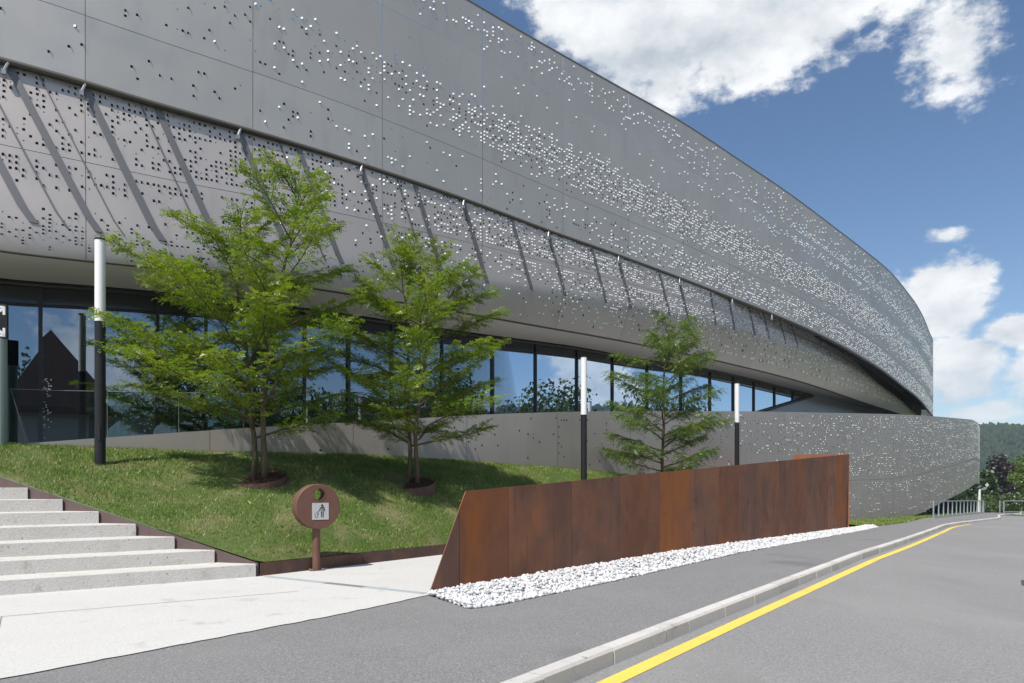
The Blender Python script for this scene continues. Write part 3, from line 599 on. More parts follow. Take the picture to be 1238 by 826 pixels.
curtain(143, 158); curtain(160, 166); curtain(604, 640); curtain(655, 690); curtain(706, 732); curtain(415, 424)
# entrance lobby frame behind the glass
def at_glass(px, dn): a = sg(px); x, y = BP.at(np.array([a]), n_gl(a)+dn); return Vector((x[0], y[0], 0)), Vector((float(np.interp(a, BP.s, BP.T[:, 0])), float(np.interp(a, BP.s, BP.T[:, 1])), 0))
for px, h in ((62, 2.9), (86, 2.3), (108, 2.3), (131, 2.9)):
    p, t = at_glass(px, -.55); mb = MB(); mb.box(p+Vector((0, 0, 1.95+h/2)), (.09, .12, h), t); mb.build('door_post', MT['frame'], arena)
pa, t = at_glass(62, -.55); pb, _ = at_glass(131, -.55); mb = MB(); mb.box((pa+pb)/2+Vector((0, 0, 4.35)), ((pb-pa).length+.3, .5, .5), (pb-pa)); mb.build('door_head', MT['frame'], arena)
# manifestation dots on the glass
mb = MB(); g = random.Random(3)
for px0, px1, n in ((51, 62, 42), (138, 186, 70)):
    for i in range(n):
        px = g.uniform(px0, px1); a = sg(px); x, y = BP.at(np.array([a]), n_gl(a)+.012); tx = np.interp(a, BP.s, BP.T[:, 0]); ty = np.interp(a, BP.s, BP.T[:, 1])
        py = g.choice([g.gauss(468, 7), g.gauss(500, 9)]); z = EYE+(HY-py)*y[0]/FPX
        mb.box((x[0], y[0], z), (.024, .004, .024), (tx, ty, 0))
o = mb.build('glass_dots', MT['white'], arena); o['kind'] = 'stuff'
# struts and bracket shadows, both built as dark bars down the lower skin
def strut_shadow(px, width, full, brk):
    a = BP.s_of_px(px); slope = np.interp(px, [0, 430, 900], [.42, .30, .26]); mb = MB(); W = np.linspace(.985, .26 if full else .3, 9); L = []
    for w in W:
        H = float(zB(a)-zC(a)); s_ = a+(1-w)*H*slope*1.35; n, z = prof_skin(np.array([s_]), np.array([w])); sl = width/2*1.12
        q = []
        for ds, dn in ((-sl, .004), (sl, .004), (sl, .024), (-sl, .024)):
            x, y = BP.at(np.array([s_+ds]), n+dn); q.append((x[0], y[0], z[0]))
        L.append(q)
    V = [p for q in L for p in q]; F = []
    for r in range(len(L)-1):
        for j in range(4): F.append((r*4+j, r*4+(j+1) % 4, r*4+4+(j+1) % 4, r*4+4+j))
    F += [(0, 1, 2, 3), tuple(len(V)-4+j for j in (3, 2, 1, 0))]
    mb.add(V, F); o = mb.build('strut_shadow', MT['trim_strut_shadow'], arena)
    if brk:
        mb = MB(); x, y = BP.at(np.array([a+.10]), -.02); z0 = float(zB(a))
        x2, y2 = BP.at(np.array([a+.02]), .04)
        mb.tube([(x[0], y[0], z0), (x2[0], y2[0], z0-.24)], .026, 6); mb.box((x2[0], y2[0], z0-.26), (.07, .07, .09), (float(np.interp(a, BP.s, BP.T[:, 0])), float(np.interp(a, BP.s, BP.T[:, 1])), 0)); mb.build('bracket', MT['bracket'], arena)
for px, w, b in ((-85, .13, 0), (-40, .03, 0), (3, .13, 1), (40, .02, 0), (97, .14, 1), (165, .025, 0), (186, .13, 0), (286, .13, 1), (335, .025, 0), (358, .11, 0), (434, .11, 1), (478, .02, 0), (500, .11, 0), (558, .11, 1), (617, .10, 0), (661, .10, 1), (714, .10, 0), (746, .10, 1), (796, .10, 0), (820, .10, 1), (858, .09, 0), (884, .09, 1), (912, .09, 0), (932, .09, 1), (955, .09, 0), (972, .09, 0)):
    strut_shadow(px, w, 1, b)
# base wall: backing, cap, terrace deck and underside
Sb = np.arange(0, EP.len-.6, .4)
strip('inner_wall', Sb, line(EP, -.35, lambda s: zE(s)-.04), line(EP, -.35, lambda s: zF(s)+.02), MT['dark'])
strip('terrace_deck', Sb, line(EP, -.004, lambda s: zE(s)-.03), line(EP, -1.5, lambda s: zE(s)-.03), MT['soffit'])
strip('underside', Sb[Sb > kS(990)], line(EP, -.004, lambda s: zF(s)+.0), line(EP, -6, lambda s: zF(s)-.05), MT['dark'])
# glass balustrade on the base wall
def balu(pa, pb, first=False):
    a, b = kS(pa), kS(pb); S = np.linspace(a, b, 4); zt = lambda s: np.interp(s, [kS(33), kS(373)], [3.10, 3.40])
    P = []
    for k_, s_ in enumerate(S):
        for n in (-.12, -.132):
            x, y = EP.at(np.array([s_]), n); P.append((x[0], y[0], float(zE(s_))-.02, float(zt(s_))))
    if first:  # the free end leans out to the left
        dx = Vector((P[2][0]-P[0][0], P[2][1]-P[0][1], 0)).normalized()*-.26
    V = [(p[0], p[1], p[2]) for p in P]+[((p[0]+dx.x, p[1]+dx.y, p[3]) if first and i < 2 else (p[0], p[1], p[3])) for i, p in enumerate(P)]; F = []; m = 8
    for i in range(3): F += [(2*i, 2*i+2, m+2*i+2, m+2*i), (2*i+1, m+2*i+1, m+2*i+3, 2*i+3), (m+2*i, m+2*i+2, m+2*i+3, m+2*i+1)]
    F += [(0, m, m+1, 1), (6, 7, m+7, m+6)]
    mb = MB(); mb.add(V, F); bp_ = mb.build('balustrade_pane', MT['clear'], arena)
    mb = MB(); mb.tube([V[m], V[m+2], V[m+4], V[m+6]], .0035, 4); mb.tube([V[0], V[m]], .003, 4); mb.build('glass_edge', MT['gedge'], bp_)
for a, b in ((33, 128), (130, 215), (217, 294), (296, 371)): balu(a, b, a == 33)
x, y = EP.at(np.array([kS(373)]), -.126); mb = MB(); mb.tube([(x[0], y[0], 2.6), (x[0], y[0], 3.55)], .02, 8); mb.build('balustrade_post', MT['galv'], arena)

# ------------------------------------------------------------------ stairs
stairs = empty('staircase', tuple(S1), 'broad flight of pale concrete steps climbing beside the grass slope', 'staircase')
for k in range(1, 10):
    r = S1+SD*(k-1); zt = RISE*k+.002; p0 = r-SU*10.5; dp = .95
    mb = MB(); poly = [p0, r, r+SV*dp, p0+SV*dp]
    mb.prism([Vector((p.x, p.y, zt-RISE-.12)) for p in poly], (0, 0, RISE+.12)); mb.build('step', MT['step'], stairs, origin=(r.x, r.y, zt), bevel=.008)
fl0 = S1+SU*.03+SV*.04
def fl(k): p = fl0+SD*(k-1); return Vector((p.x, p.y, .012+RISE*k))
for a, b in ((.98, 3.7), (3.7, 6.4), (6.4, 9.2), (9.2, 11)):
    A, B = fl(a), fl(b-.004); mb = MB(); nrm = Vector((SD.y, -SD.x, 0)).normalized()
    mb.prism([A, B, B-Vector((0, 0, .62)), A-Vector((0, 0, .62 if a > 1 else .2))], nrm*-.012); mb.build('flank_plate', MT['flank'], stairs)

# ------------------------------------------------------------------ lawn
FP = [(-12.5, 12.2, 2.05), (-9.1, 11.05, 1.70), (-7.45, 10.62, 1.25), (-5.5, 10.1, .72), (-3.55, 9.62, .19), (-1.29, 12.68, .185), (.9, 15.6, .19), (3.2, 18.4, .25), (6.9, 21.9, .3), (10.6, 24.9, .05), (13.4, 25.4, -.215), (17.2, 29.8, -.30), (22.2, 36.8, -.425), (30, 45.8, -.59), (36, 52.8, -.72)]
KP = [(-12.8, 13.3, 2.10), (-9.3, 13.1, 2.07), (-8.0, 13.8, 2.04), (-6.4, 14.9, 2.04), (-4.1, 16.4, 2.05), (-1.4, 18.3, 1.97), (.9, 20.0, 1.86), (3.3, 22.0, 1.75), (7.2, 25.2, 1.1), (11.2, 28.8, .35), (14.6, 31.9, -.36), (18.8, 35.8, -.42), (25.0, 41.8, -.52), (33.5, 51.3, -.68), (39, 60, -.9)]
tF = np.arange(len(FP)); Ff = [np.interp for _ in range(3)]
def lawn(t, v):
    t = np.asarray(t, float); v = np.asarray(v, float)
    f = [np.interp(t, tF, np.array(FP)[:, i]) for i in range(3)]; k = [np.interp(t, tF, np.array(KP)[:, i]) for i in range(3)]
    w = 1-(1-np.clip(v, 0, 1))**1.35; w = w*.9+.1*v
    x = f[0]+(k[0]-f[0])*v; y = f[1]+(k[1]-f[1])*v; z = f[2]+(k[2]-f[2])*w
    amp = np.sin(np.pi*np.clip(v, 0, 1)); z = z+amp*(.035*(vnoise(x*1.1, y*1.1, 3)-.5)+.02*(vnoise(x*3, y*3, 4)-.5))
    return x, y, z
T_, V_ = np.meshgrid(np.linspace(0, len(FP)-1, 15*14), np.linspace(0, 1.03, 26)); x, y, z = lawn(T_.ravel(), V_.ravel()); nx = T_.shape[1]
i = (np.arange(nx-1)[None, :]+np.arange(25)[:, None]*nx).ravel()
o = np_mesh('lawn', np.c_[x, y, z], np.c_[i, i+1, i+1+nx, i+nx], MT['soil'], smooth=True); tag(o, kind='structure')
# table for placing things on the slope
LT = np.c_[x, y, z]
def lawn_z(px, py): d = (LT[:, 0]-px)**2+(LT[:, 1]-py)**2; k = np.argsort(d)[:6]; w = 1/(d[k]+1e-4); return float((LT[k, 2]*w).sum()/w.sum())
def grass_blades(name, n, t0, t1, hmin, hmax, wid, wgt=None):
    t = rng.uniform(t0, t1, n); v = rng.uniform(.0, 1, n); x, y, z = lawn(t, v)
    # keep the density even over the ground
    seg = np.clip(t.astype(int), 0, len(FP)-2); fa = np.array(FP); ka = np.array(KP)
    ar = np.array([np.linalg.norm(fa[j+1, :2]-fa[j, :2])*.5*(np.linalg.norm(ka[j, :2]-fa[j, :2])+np.linalg.norm(ka[j+1, :2]-fa[j+1, :2])) + .3*np.linalg.norm(ka[j+1, :2]-ka[j, :2]) for j in range(len(FP)-1)])
    keep = rng.random(n) < (ar/ar[int(t0):int(math.ceil(t1))].max())[seg]
    for cx, cy_, r in RINGS: keep &= (x-cx)**2+(y-cy_)**2 > r*r
    patch = vnoise(x*1.4, y*1.4, 8)*.6+vnoise(x*4.3, y*4.3, 18)*.4
    keep &= rng.random(n) < np.interp(patch, [.22, .42], [.35, 1]); x, y, z = x[keep], y[keep], z[keep]; n = len(x)
    h = rng.uniform(hmin, hmax, n)*np.interp(patch[keep], [.2, .8], [.7, 1.15]); a = rng.uniform(0, 2*np.pi, n); w = wid*rng.uniform(.6, 1.3, n)
    lx, ly = rng.normal(0, .38, n)*h, rng.normal(0, .38, n)*h; dx, dy = np.cos(a)*w/2, np.sin(a)*w/2
    P0 = np.c_[x-dx, y-dy, z-.01]; P1 = np.c_[x+dx, y+dy, z-.01]; P2 = np.c_[x+dx*.6+lx*.5, y+dy*.6+ly*.5, z+h*.62]; P3 = np.c_[x+lx, y+ly, z+h]
    V = np.stack([P0, P1, P2, P3], 1).reshape(-1, 3); b = np.arange(n)*4
    o = np_mesh(name, V, np.c_[b, b+1, b+2, b+3], MT['grass'])
    return tag(o, 'short mown green grass covering the slope before the arena', 'grass', kind='stuff')
TREES = [(-4.80, 12.80), (-2.20, 14.75), (4.23, 19.5)]
RINGS = [(TREES[0][0], TREES[0][1], .60), (TREES[1][0], TREES[1][1], .56)]
grass_blades('grass', 300000, 0, 9, .028, .062, .011)
o = grass_blades('grass', 60000, 9, 14, .05, .11, .03); o['label'] = 'green grass strip below the overhanging drum by the railing'

# low rusty edging between path and lawn
edging = empty('steel_edging', tuple(E0), 'low rusty steel edging strip between pale path and grass slope', 'edging')
for a, b in ((0, .34), (.345, 1.85), (1.855, 3.8), (3.805, 6.2), (6.205, 9)):
    p, q = E0+ED*a, E0+ED*b; mb = MB(); nrm = Vector((-ED.y, ED.x, 0))
    mb.prism([p+Vector((0, 0, -.05)), q+Vector((0, 0, -.05)), q+Vector((0, 0, .185)), p+Vector((0, 0, .185))], nrm*.012); mb.build('edging_plate', MT['corten_dark'], edging, origin=p)
# drain across the path
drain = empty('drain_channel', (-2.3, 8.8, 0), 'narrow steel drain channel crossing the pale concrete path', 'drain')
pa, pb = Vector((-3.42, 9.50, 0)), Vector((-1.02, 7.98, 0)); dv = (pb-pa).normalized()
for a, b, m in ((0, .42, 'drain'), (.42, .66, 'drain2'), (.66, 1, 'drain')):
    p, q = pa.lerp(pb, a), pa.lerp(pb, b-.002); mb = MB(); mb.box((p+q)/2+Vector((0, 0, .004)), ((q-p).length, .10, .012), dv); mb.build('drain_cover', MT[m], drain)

# ------------------------------------------------------------------ rust wall
wall = empty('corten_wall', tuple(W0), 'long rusty corten steel wall of upright plates with slanted end beside white gravel', 'wall')
seams = [0, .537, 1.49, 2.96, 4.40, 5.78, 7.11, 8.50, 9.73, 10.95, 12.35, 13.36, 14.70, 15.85, 17.0, 17.97, 19.15]
def wtop(a): return 1.20+(a-.66)*(2.36-1.20)/(19.6-.66)
def wbase(a): y = W0.y+WD.y*a; return float(gz(y))-.06
for i, (a, b) in enumerate(zip(seams[:-1], seams[1:])):
    a_, b_ = a+.004, b-.004
    if i == 0:   # slanted leading edge: the first plate is a leaning triangle-like piece
        pr = [(0, -.06), (.533, -.06), (.533, 1.20*.533/.66), ]
        poly = [(0.0, -.06), (.533, -.06), (.533, .97)]
    elif i == 1: poly = [(.541, -.06), (b_, -.06), (b_, wtop(b_)), (.66, 1.20), (.541, .985)]
    elif i == len(seams)-2: poly = [(a_, wbase(a_)), (b_, wbase(b_)), (19.65, wtop(19.65)), (a_, wtop(a_))]
    else: poly = [(a_, wbase(a_)), (b_, wbase(b_)), (b_, wtop(b_)), (a_, wtop(a_))]
    off = WN*random.uniform(-.003, .003); mb = MB()
    mb.prism([W0+WD*p[0]+off+Vector((0, 0, p[1])) for p in poly], WN*-.012); mb.build('wall_plate', MT['corten_orange' if i in (5, 6, 14) else 'corten'], wall, origin=W0+WD*a)
mb = MB(); mb.prism([W0+WD*p[0]-WN*.016+Vector((0, 0, p[1])) for p in ((.06, -.05), (19.12, -.2), (19.6, wtop(19.6)-.01), (.67, 1.185))], WN*-.02); mb.build('wall_back', MT['corten_dark'], wall)
pE = W0+WD*19.64; ret = Vector((-.21, .978, 0)); mb = MB()
mb.prism([pE+ret*.02+Vector((0, 0, -.3)), pE+ret*3.1+Vector((0, 0, -.3)), pE+ret*3.1+Vector((0, 0, 2.49)), pE+ret*.02+Vector((0, 0, 2.362))], Vector((ret.y, -ret.x, 0))*.012); mb.build('wall_return', MT['corten_sunlit'], wall)
# gravel strip
def gravel_poly(a): return np.interp(a, [-.35, .0, 2, 19.5, 22.5], [.95, 1.05, 1.06, .55, .35])
q = np.linspace(-.3, 22.5, 60); A = np.array([W0+WD*t+WN*-.0 for t in q]); wv = gravel_poly(q)
inner = np.interp(q, [-.3, 0, .6], [.9, .02, .0]); A = np.array([W0+WD*t+WN*i_ for t, i_ in zip(q, inner)]); B = np.array([W0+WD*t+WN*w for t, w in zip(q, wv)])
A[:, 2] = gz(A[:, 1])+.004; B[:, 2] = gz(B[:, 1])+.004; i = np.arange(59)
o = np_mesh('gravel_bed', np.r_[A, B], np.c_[i, i+1, i+61, i+60], MT['gravel_bed']); tag(o, kind='structure')
ph = (1+5**.5)/2; IC = np.array([(-1, ph, 0), (1, ph, 0), (-1, -ph, 0), (1, -ph, 0), (0, -1, ph), (0, 1, ph), (0, -1, -ph), (0, 1, -ph), (ph, 0, -1), (ph, 0, 1), (-ph, 0, -1), (-ph, 0, 1)]); IC /= np.linalg.norm(IC[0])
IF = np.array([(0, 11, 5), (0, 5, 1), (0, 1, 7), (0, 7, 10), (0, 10, 11), (1, 5, 9), (5, 11, 4), (11, 10, 2), (10, 7, 6), (7, 1, 8), (3, 9, 4), (3, 4, 2), (3, 2, 6), (3, 6, 8), (3, 8, 9), (4, 9, 5), (2, 4, 11), (6, 2, 10), (8, 6, 7), (9, 8, 1)])
def scatter_lumps(P, size, squash=.7, jit=.25):
    n = len(P); sh = IC[None]*(1+rng.normal(0, jit, (n, 12, 1)).clip(-.45, .45)); sc = np.stack([rng.uniform(.75, 1.3, n), rng.uniform(.7, 1.1, n), rng.uniform(.5, .9, n)*squash/.7], 1); sh = sh*sc[:, None]*size[:, None, None]
    a = rng.uniform(0, 2*np.pi, n); b = rng.normal(0, .4, n); ca, sa, cb, sb = np.cos(a), np.sin(a), np.cos(b), np.sin(b)
    x, y, z = sh[..., 0], sh[..., 1], sh[..., 2]; y, z = y*cb[:, None]-z*sb[:, None], y*sb[:, None]+z*cb[:, None]; x, y = x*ca[:, None]-y*sa[:, None], x*sa[:, None]+y*ca[:, None]
    V = np.stack([x, y, z], -1)+P[:, None]; F = IF[None]+(np.arange(n)*12)[:, None, None]; return V.reshape(-1, 3), F.reshape(-1, 3)
n = 16000; a = 22.6*rng.random(n)**1.35-.3; w = rng.random(n); w0 = np.interp(a, [-.3, 0, .6], [.9, .02, .0]); ww = w0+(gravel_poly(a)-w0)*w
P = np.array([W0.x+WD.x*a+WN.x*ww, W0.y+WD.y*a+WN.y*ww, 0*a]).T; heap = np.sin(np.pi*np.clip(w, .0, 1))*.05+np.clip((1-w)*.05, 0, .05)
P[:, 2] = gz(P[:, 1])+.008+heap*rng.random(n); V, F = scatter_lumps(P, rng.uniform(.014, .030, n)*np.interp(a, [0, 10, 20], [1, 1.15, 1.4]), jit=.36)
o = np_mesh('gravel', V, F, MT['gravel']); tag(o, 'white gravel strip along the foot of the rusty steel wall', 'gravel', kind='stuff')

# ------------------------------------------------------------------ litter bin
BN = Vector((.56, -.83, 0)).normalized(); BT = Vector((-BN.y, BN.x, 0)); BB = Vector((-2.93, 10.22, .005))     # face normal, face right-hand axis
bin_ = empty('litter_bin', tuple(BB), 'round brown steel litter bin on a post with pictogram plate', 'litter bin')
BC = BB+Vector((0, 0, .955)); RB, TB = .335, .20; HC = (.015, .185); HR = .086
def bpt(u, v, d): return BC+BT*u+Vector((0, 0, v))+BN*d
mb = MB(); n = 48; outer = [(RB*math.cos(2*math.pi*i/n), RB*math.sin(2*math.pi*i/n)) for i in range(n)]; 
def ray_ring(R_, c): return [(c[0]+R_*math.cos(2*math.pi*i/n), c[1]+R_*math.sin(2*math.pi*i/n)) for i in range(n)]
hole = ray_ring(HR, HC); rim = [(x*.972, y*.972) for x, y in outer]
rings = [(rim, TB/2), (outer, TB/2-.012), (outer, -TB/2+.012), (rim, -TB/2), (hole, -TB/2), (hole, -TB/2+.02), (hole, TB/2-.01), (hole, TB/2)]
V = [bpt(x, y, d) for r, d in rings for x, y in r]; F = []; m = len(rings)
for r in range(m):
    for i in range(n): F.append((r*n+i, r*n+(i+1) % n, ((r+1) % m)*n+(i+1) % n, ((r+1) % m)*n+i))
mb.add(V, F); mb.build('bin_drum', MT['bin'], bin_)
mb = MB(); 
ringp = [bpt(*p, TB/2+.004) for p in ray_ring(HR+.012, HC)]; ringi = [bpt(*p, TB/2+.004) for p in ray_ring(HR-.002, HC)]; rb = [bpt(*p, TB/2-.006) for p in ray_ring(HR+.012, HC)]
mb.add(ringp+ringi+rb, [(i, (i+1) % n, n+(i+1) % n, n+i) for i in range(n)]+[(i, 2*n+i, 2*n+(i+1) % n, (i+1) % n) for i in range(n)]); mb.build('opening_rim', MT['bin'], bin_)
mb = MB(); mb.tube([BB+Vector((0, 0, .0)), BB+Vector((0, 0, .66))], .058, 20); mb.build('post', MT['bin'], bin_, smooth=False)
mb = MB(); mb.box(BB+Vector((0, 0, .005)), (.21, .16, .012), BT); mb.build('base_plate', MT['bin'], bin_, bevel=.002)
for u, v in ((-.08, -.05), (.08, -.05), (.08, .05), (-.08, .05)):
    mb = MB(); p = BB+BT*u+BN*v; mb.tube([p+Vector((0, 0, .01)), p+Vector((0, 0, .028))], .011, 6); mb.build('bolt', MT['galv'], bin_)
pc = (.03, -.07); mb = MB(); mb.box(bpt(pc[0], pc[1], TB/2+.003), (.25, .006, .25), BT); plate = mb.build('pictogram_plate', MT['plate'], bin_)
mb = MB(); D = TB/2+.0085
def quad(u0, v0, u1, v1, w):
    a = Vector((u0, v0)); b = Vector((u1, v1)); t = (b-a).normalized(); nn = Vector((-t.y, t.x))*w/2
    P = [a-nn, b-nn, b+nn, a+nn]; mb.add([bpt(pc[0]+p.x, pc[1]+p.y, D) for p in P], [(0, 1, 2, 3)])
hd = [(.025+.017*math.cos(2*math.pi*i/14), .086+.017*math.sin(2*math.pi*i/14)) for i in range(14)]; mb.add([bpt(pc[0]+u, pc[1]+v, D) for u, v in hd], [tuple(range(14))])
quad(.0, .058, .052, .058, .014); quad(.008, .06, .008, -.02, .007); quad(.044, .06, .044, -.02, .007)                      # shoulders, coat sides
quad(.014, -.01, .014, -.088, .013); quad(.038, -.01, .038, -.088, .013); quad(.026, .06, .026, .0, .006)                     # legs
quad(.002, .056, -.028, .005, .010); quad(-.028, .005, -.040, -.012, .008); quad(.052, .056, .062, .0, .010)                   # arms
quad(-.088, -.022, -.078, -.086, .006); quad(-.036, -.022, -.042, -.086, .006); quad(-.078, -.086, -.042, -.086, .006); quad(-.055, -.028, -.048, -.048, .008); quad(-.058, -.006, -.050, -.018, .010)
mb.build('pictogram', MT['ink'], plate)

# ------------------------------------------------------------------ lamp columns
def lamp(x, y, zb, H, white, rad, label):
    o = empty('lamp_post', (x, y, zb), label, 'lamp post', 'black and white lamp columns'); zt = zb+H
    mb = MB(); mb.tube([(x, y, zb-.15), (x, y, zt-white)], rad, 24); mb.build('pole', MT['black'], o, smooth=False)
    mb = MB(); mb.tube([(x, y, zt-white-.015), (x, y, zt-white+.01)], rad*1.03, 24); mb.build('collar', MT['black'], o)
    mb = MB(); mb.tube([(x, y, zt-white+.01), (x, y, zt-.03)], rad*.985, 24); mb.build('diffuser', MT['white'], o, smooth=False)
    mb = MB(); mb.tube([(x, y, zt-.03), (x, y, zt)], rad*1.04, 24); mb.build('cap', MT['black'], o)
    mb = MB(); mb.box((x+.02, y-rad-.002, zb+.55), (rad*.7, .012, .26)); mb.build('access_door', MT['black'], o, bevel=.003)
z1 = lawn_z(-7.36, 12.2)
lamp(-7.36, 12.2, z1, 1.25+300*12.2/FPX-z1, 1.49, .088, 'tall black lamp column with white top before the glazed entrance')
z2 = lawn_z(1.82, 17.3); lamp(1.82, 17.3, z2, 1.25+158*17.3/FPX-z2, 1.49, .078, 'black lamp column with white top rising behind the rusty wall, between two trees')
z3 = lawn_z(8.24, 25.0); lamp(8.24, 25.0, z3, 1.25+126*25.0/FPX-z3, 1.46, .085, 'black lamp column with white top beside the pointed end of the window ribbon')

# ------------------------------------------------------------------ the three young trees
def frond_cloud(P, D, U, length, pairs, lw, ll, droop=.25):
    """pinnate fronds: base points, directions, face normals -> leaflet quads"""
    n = len(P); D = D/np.linalg.norm(D, axis=1)[:, None]; S = np.cross(D, U); S /= np.linalg.norm(S, axis=1)[:, None]+1e-9; U2 = np.cross(S, D); Vs = []
    for j in range(pairs):
        t = (j+.7)/pairs; c = P+D*(length*t)[:, None]; c[:, 2] -= droop*length*t*t
        for sg_ in (-1, 1):
            k = ll*(1-.45*abs(t-.45)*1.6)*rng.uniform(.8, 1.2, n); w = lw*rng.uniform(.8, 1.2, n); tilt = rng.normal(.0, .35, n)
            dirv = S*sg_*.86+D*.5+U2*tilt[:, None]; dirv /= np.linalg.norm(dirv, axis=1)[:, None]; pe = np.cross(dirv, U2); pe /= np.linalg.norm(pe, axis=1)[:, None]+1e-9
            tip = c+dirv*k[:, None]; mid = c+dirv*(k*.5)[:, None]; Vs.append(np.stack([c, mid+pe*(w/2)[:, None], tip, mid-pe*(w/2)[:, None]], 1))
    V = np.concatenate(Vs).reshape(-1, 3); b = np.arange(len(V)//4)*4; return V, np.c_[b, b+1, b+2, b+3]
def young_tree(base, H, stems, branches, env, label, leaf, seed, frl=.21, pairs=7, lw=.026, ll=.058, weep=.0, dens=1.0, elev=(8, 58)):
    g = random.Random(seed); b0 = Vector(base)
    root = empty('young_tree', tuple(b0), label, 'tree', 'young trees on the grass slope')
    wood = MB(); paths = []
    for si, (ox, oy, tx, ty, hf, r0) in enumerate(stems):
        pts = []; rad = []
        for i in range(13):
            t = i/12; w = .045*math.sin(t*7+si*2)+.03*math.sin(t*15+si)
            pts.append(b0+Vector((ox+tx*t**1.3+w, oy+ty*t**1.3+w*.6, H*hf*t-.1*(1-t)))); rad.append(r0*(1-t)**.85+.006)
        wood.tube(pts, rad, 9); paths.append((pts, rad))
    P, D, U = [], [], []
    def twig_leaves(pts, start=.15):
        L = sum((pts[i+1]-pts[i]).length for i in range(len(pts)-1)); nfr = max(3, int(L/.058*dens)); 
        for k in range(nfr):
            t = start+(1-start)*(k+.5)/nfr; i = min(int(t*(len(pts)-1)), len(pts)-2); f = t*(len(pts)-1)-i; p = pts[i].lerp(pts[i+1], f); d = (pts[i+1]-pts[i]).normalized()
            sd = d.cross(Vector((0, 0, 1))); 
            if sd.length < .1: sd = Vector((g.uniform(-1, 1), g.uniform(-1, 1), 0))
            sd.normalize(); s_ = 1 if k % 2 else -1
            dv = d*g.uniform(.35, .8)+sd*s_*g.uniform(.5, .95)+Vector((0, 0, g.uniform(-.45, .4)-weep)); P.append(tuple(p)); D.append(tuple(dv)); U.append((g.gauss(0, .6), g.gauss(0, .6), 1))
        P.append(tuple(pts[-1])); D.append(tuple((pts[-1]-pts[-2]).normalized())); U.append((0, 0, 1))
    def limb(p, d, L, r, level):
        n = max(4, int(L/.14)); pts = [p]; cur = p.copy(); dd = d.normalized()
        tgt = Vector((dd.x, dd.y, 0)); tgt.normalize(); tgt.z = .12-weep if level else .34-weep*.6
        for i in range(n):
            dd = (dd*.90+tgt*(.10 if level == 0 else .12)+Vector((g.gauss(0, .07), g.gauss(0, .07), g.gauss(0, .06)))).normalized(); cur = cur+dd*(L/n); pts.append(cur.copy())
        wood.tube(pts, [r*(1-.85*i/n)+.0022 for i in range(n+1)], 5 if level == 0 else 4, cap=False)
        if level == 0:
            k = max(4, int(L/.14)); 
            for j in range(k):
                t = .22+.78*(j+g.random()*.8)/k; i = min(int(t*n), n-1); q = pts[i]; base_d = (pts[i+1]-pts[i]).normalized(); sd = base_d.cross(Vector((0, 0, 1))).normalized()*(1 if j % 2 else -1)
                LL = (.20+.34*L*(1-t)**.6*.62)*g.uniform(.6, 1.25)
                limb(q, base_d*.75+sd*g.uniform(.55, 1.0)+Vector((0, 0, g.uniform(-.25, .65)-weep*.6)), LL, .005, 1)
            twig_leaves(pts, .4)
        else: twig_leaves(pts)
    for bi in range(branches):
        si = bi % len(paths); pts, rad = paths[si]; hf = .17+.80*((bi+.5*g.random())/branches)**1.0; i = min(int(hf*12), 11); p = pts[i].lerp(pts[i+1], hf*12-i)
        az = bi*2.399+g.uniform(-.45, .45); L = env(hf, az)*g.uniform(.78, 1.15); el = R(elev[0]+(elev[1]-elev[0])*hf+g.uniform(-9, 9))
        limb(p, Vector((math.cos(az)*math.cos(el), math.sin(az)*math.cos(el), math.sin(el))), L, rad[i]*.42+.004, 0)
    for pts, rad in paths: twig_leaves(pts[9:], .1)
    wood.build('trunk', MT['bark'], root, smooth=True)
    P, D, U = np.array(P), np.array(D), np.array(U); V, F = frond_cloud(P, D, U, frl*rng.uniform(.7, 1.25, len(P)), pairs, lw, ll, .22+weep)
    np_mesh('crown', V, F, MT[leaf], root)
    return root
zt = [lawn_z(*p) for p in TREES]
env1 = lambda h, az: np.interp(h, [.15, .26, .42, .62, .8, 1], [1.3, 2.3, 2.35, 1.8, 1.3, .5])*(1.18 if math.cos(az) < -.2 else .93)
young_tree((TREES[0][0], TREES[0][1], zt[0]), 5.75, [(-.08, .02, -.35, .15, .86, .048), (.09, -.03, .75, -.1, 1.0, .052)], 54, env1, 'airy bright green young tree with two thin stems beside the round bin, the tallest', 'leaf', 11)
env2 = lambda h, az: np.interp(h, [.15, .28, .45, .62, .8, 1], [1.6, 2.4, 2.4, 1.9, 1.35, .5])
young_tree((TREES[1][0], TREES[1][1], zt[1]), 5.2, [(-.07, .02, .05, .1, 1.0, .042), (.09, -.02, .5, 0, .9, .044)], 50, env2, 'bright green young tree with two pale stems beside the slanted rusty wall end', 'leaf', 23)
env3 = lambda h, az: np.interp(h, [.15, .28, .45, .62, .8, 1], [1.25, 1.95, 1.95, 1.75, 1.35, .6])
young_tree((TREES[2][0], TREES[2][1], zt[2]), 5.6, [(0, 0, .25, .0, 1.0, .052)], 40, env3, 'darker green feathery tree on a single stem between two lamp columns', 'leaf3', 37, frl=.22, pairs=7, lw=.028, ll=.060, weep=.22, elev=(5, 45))
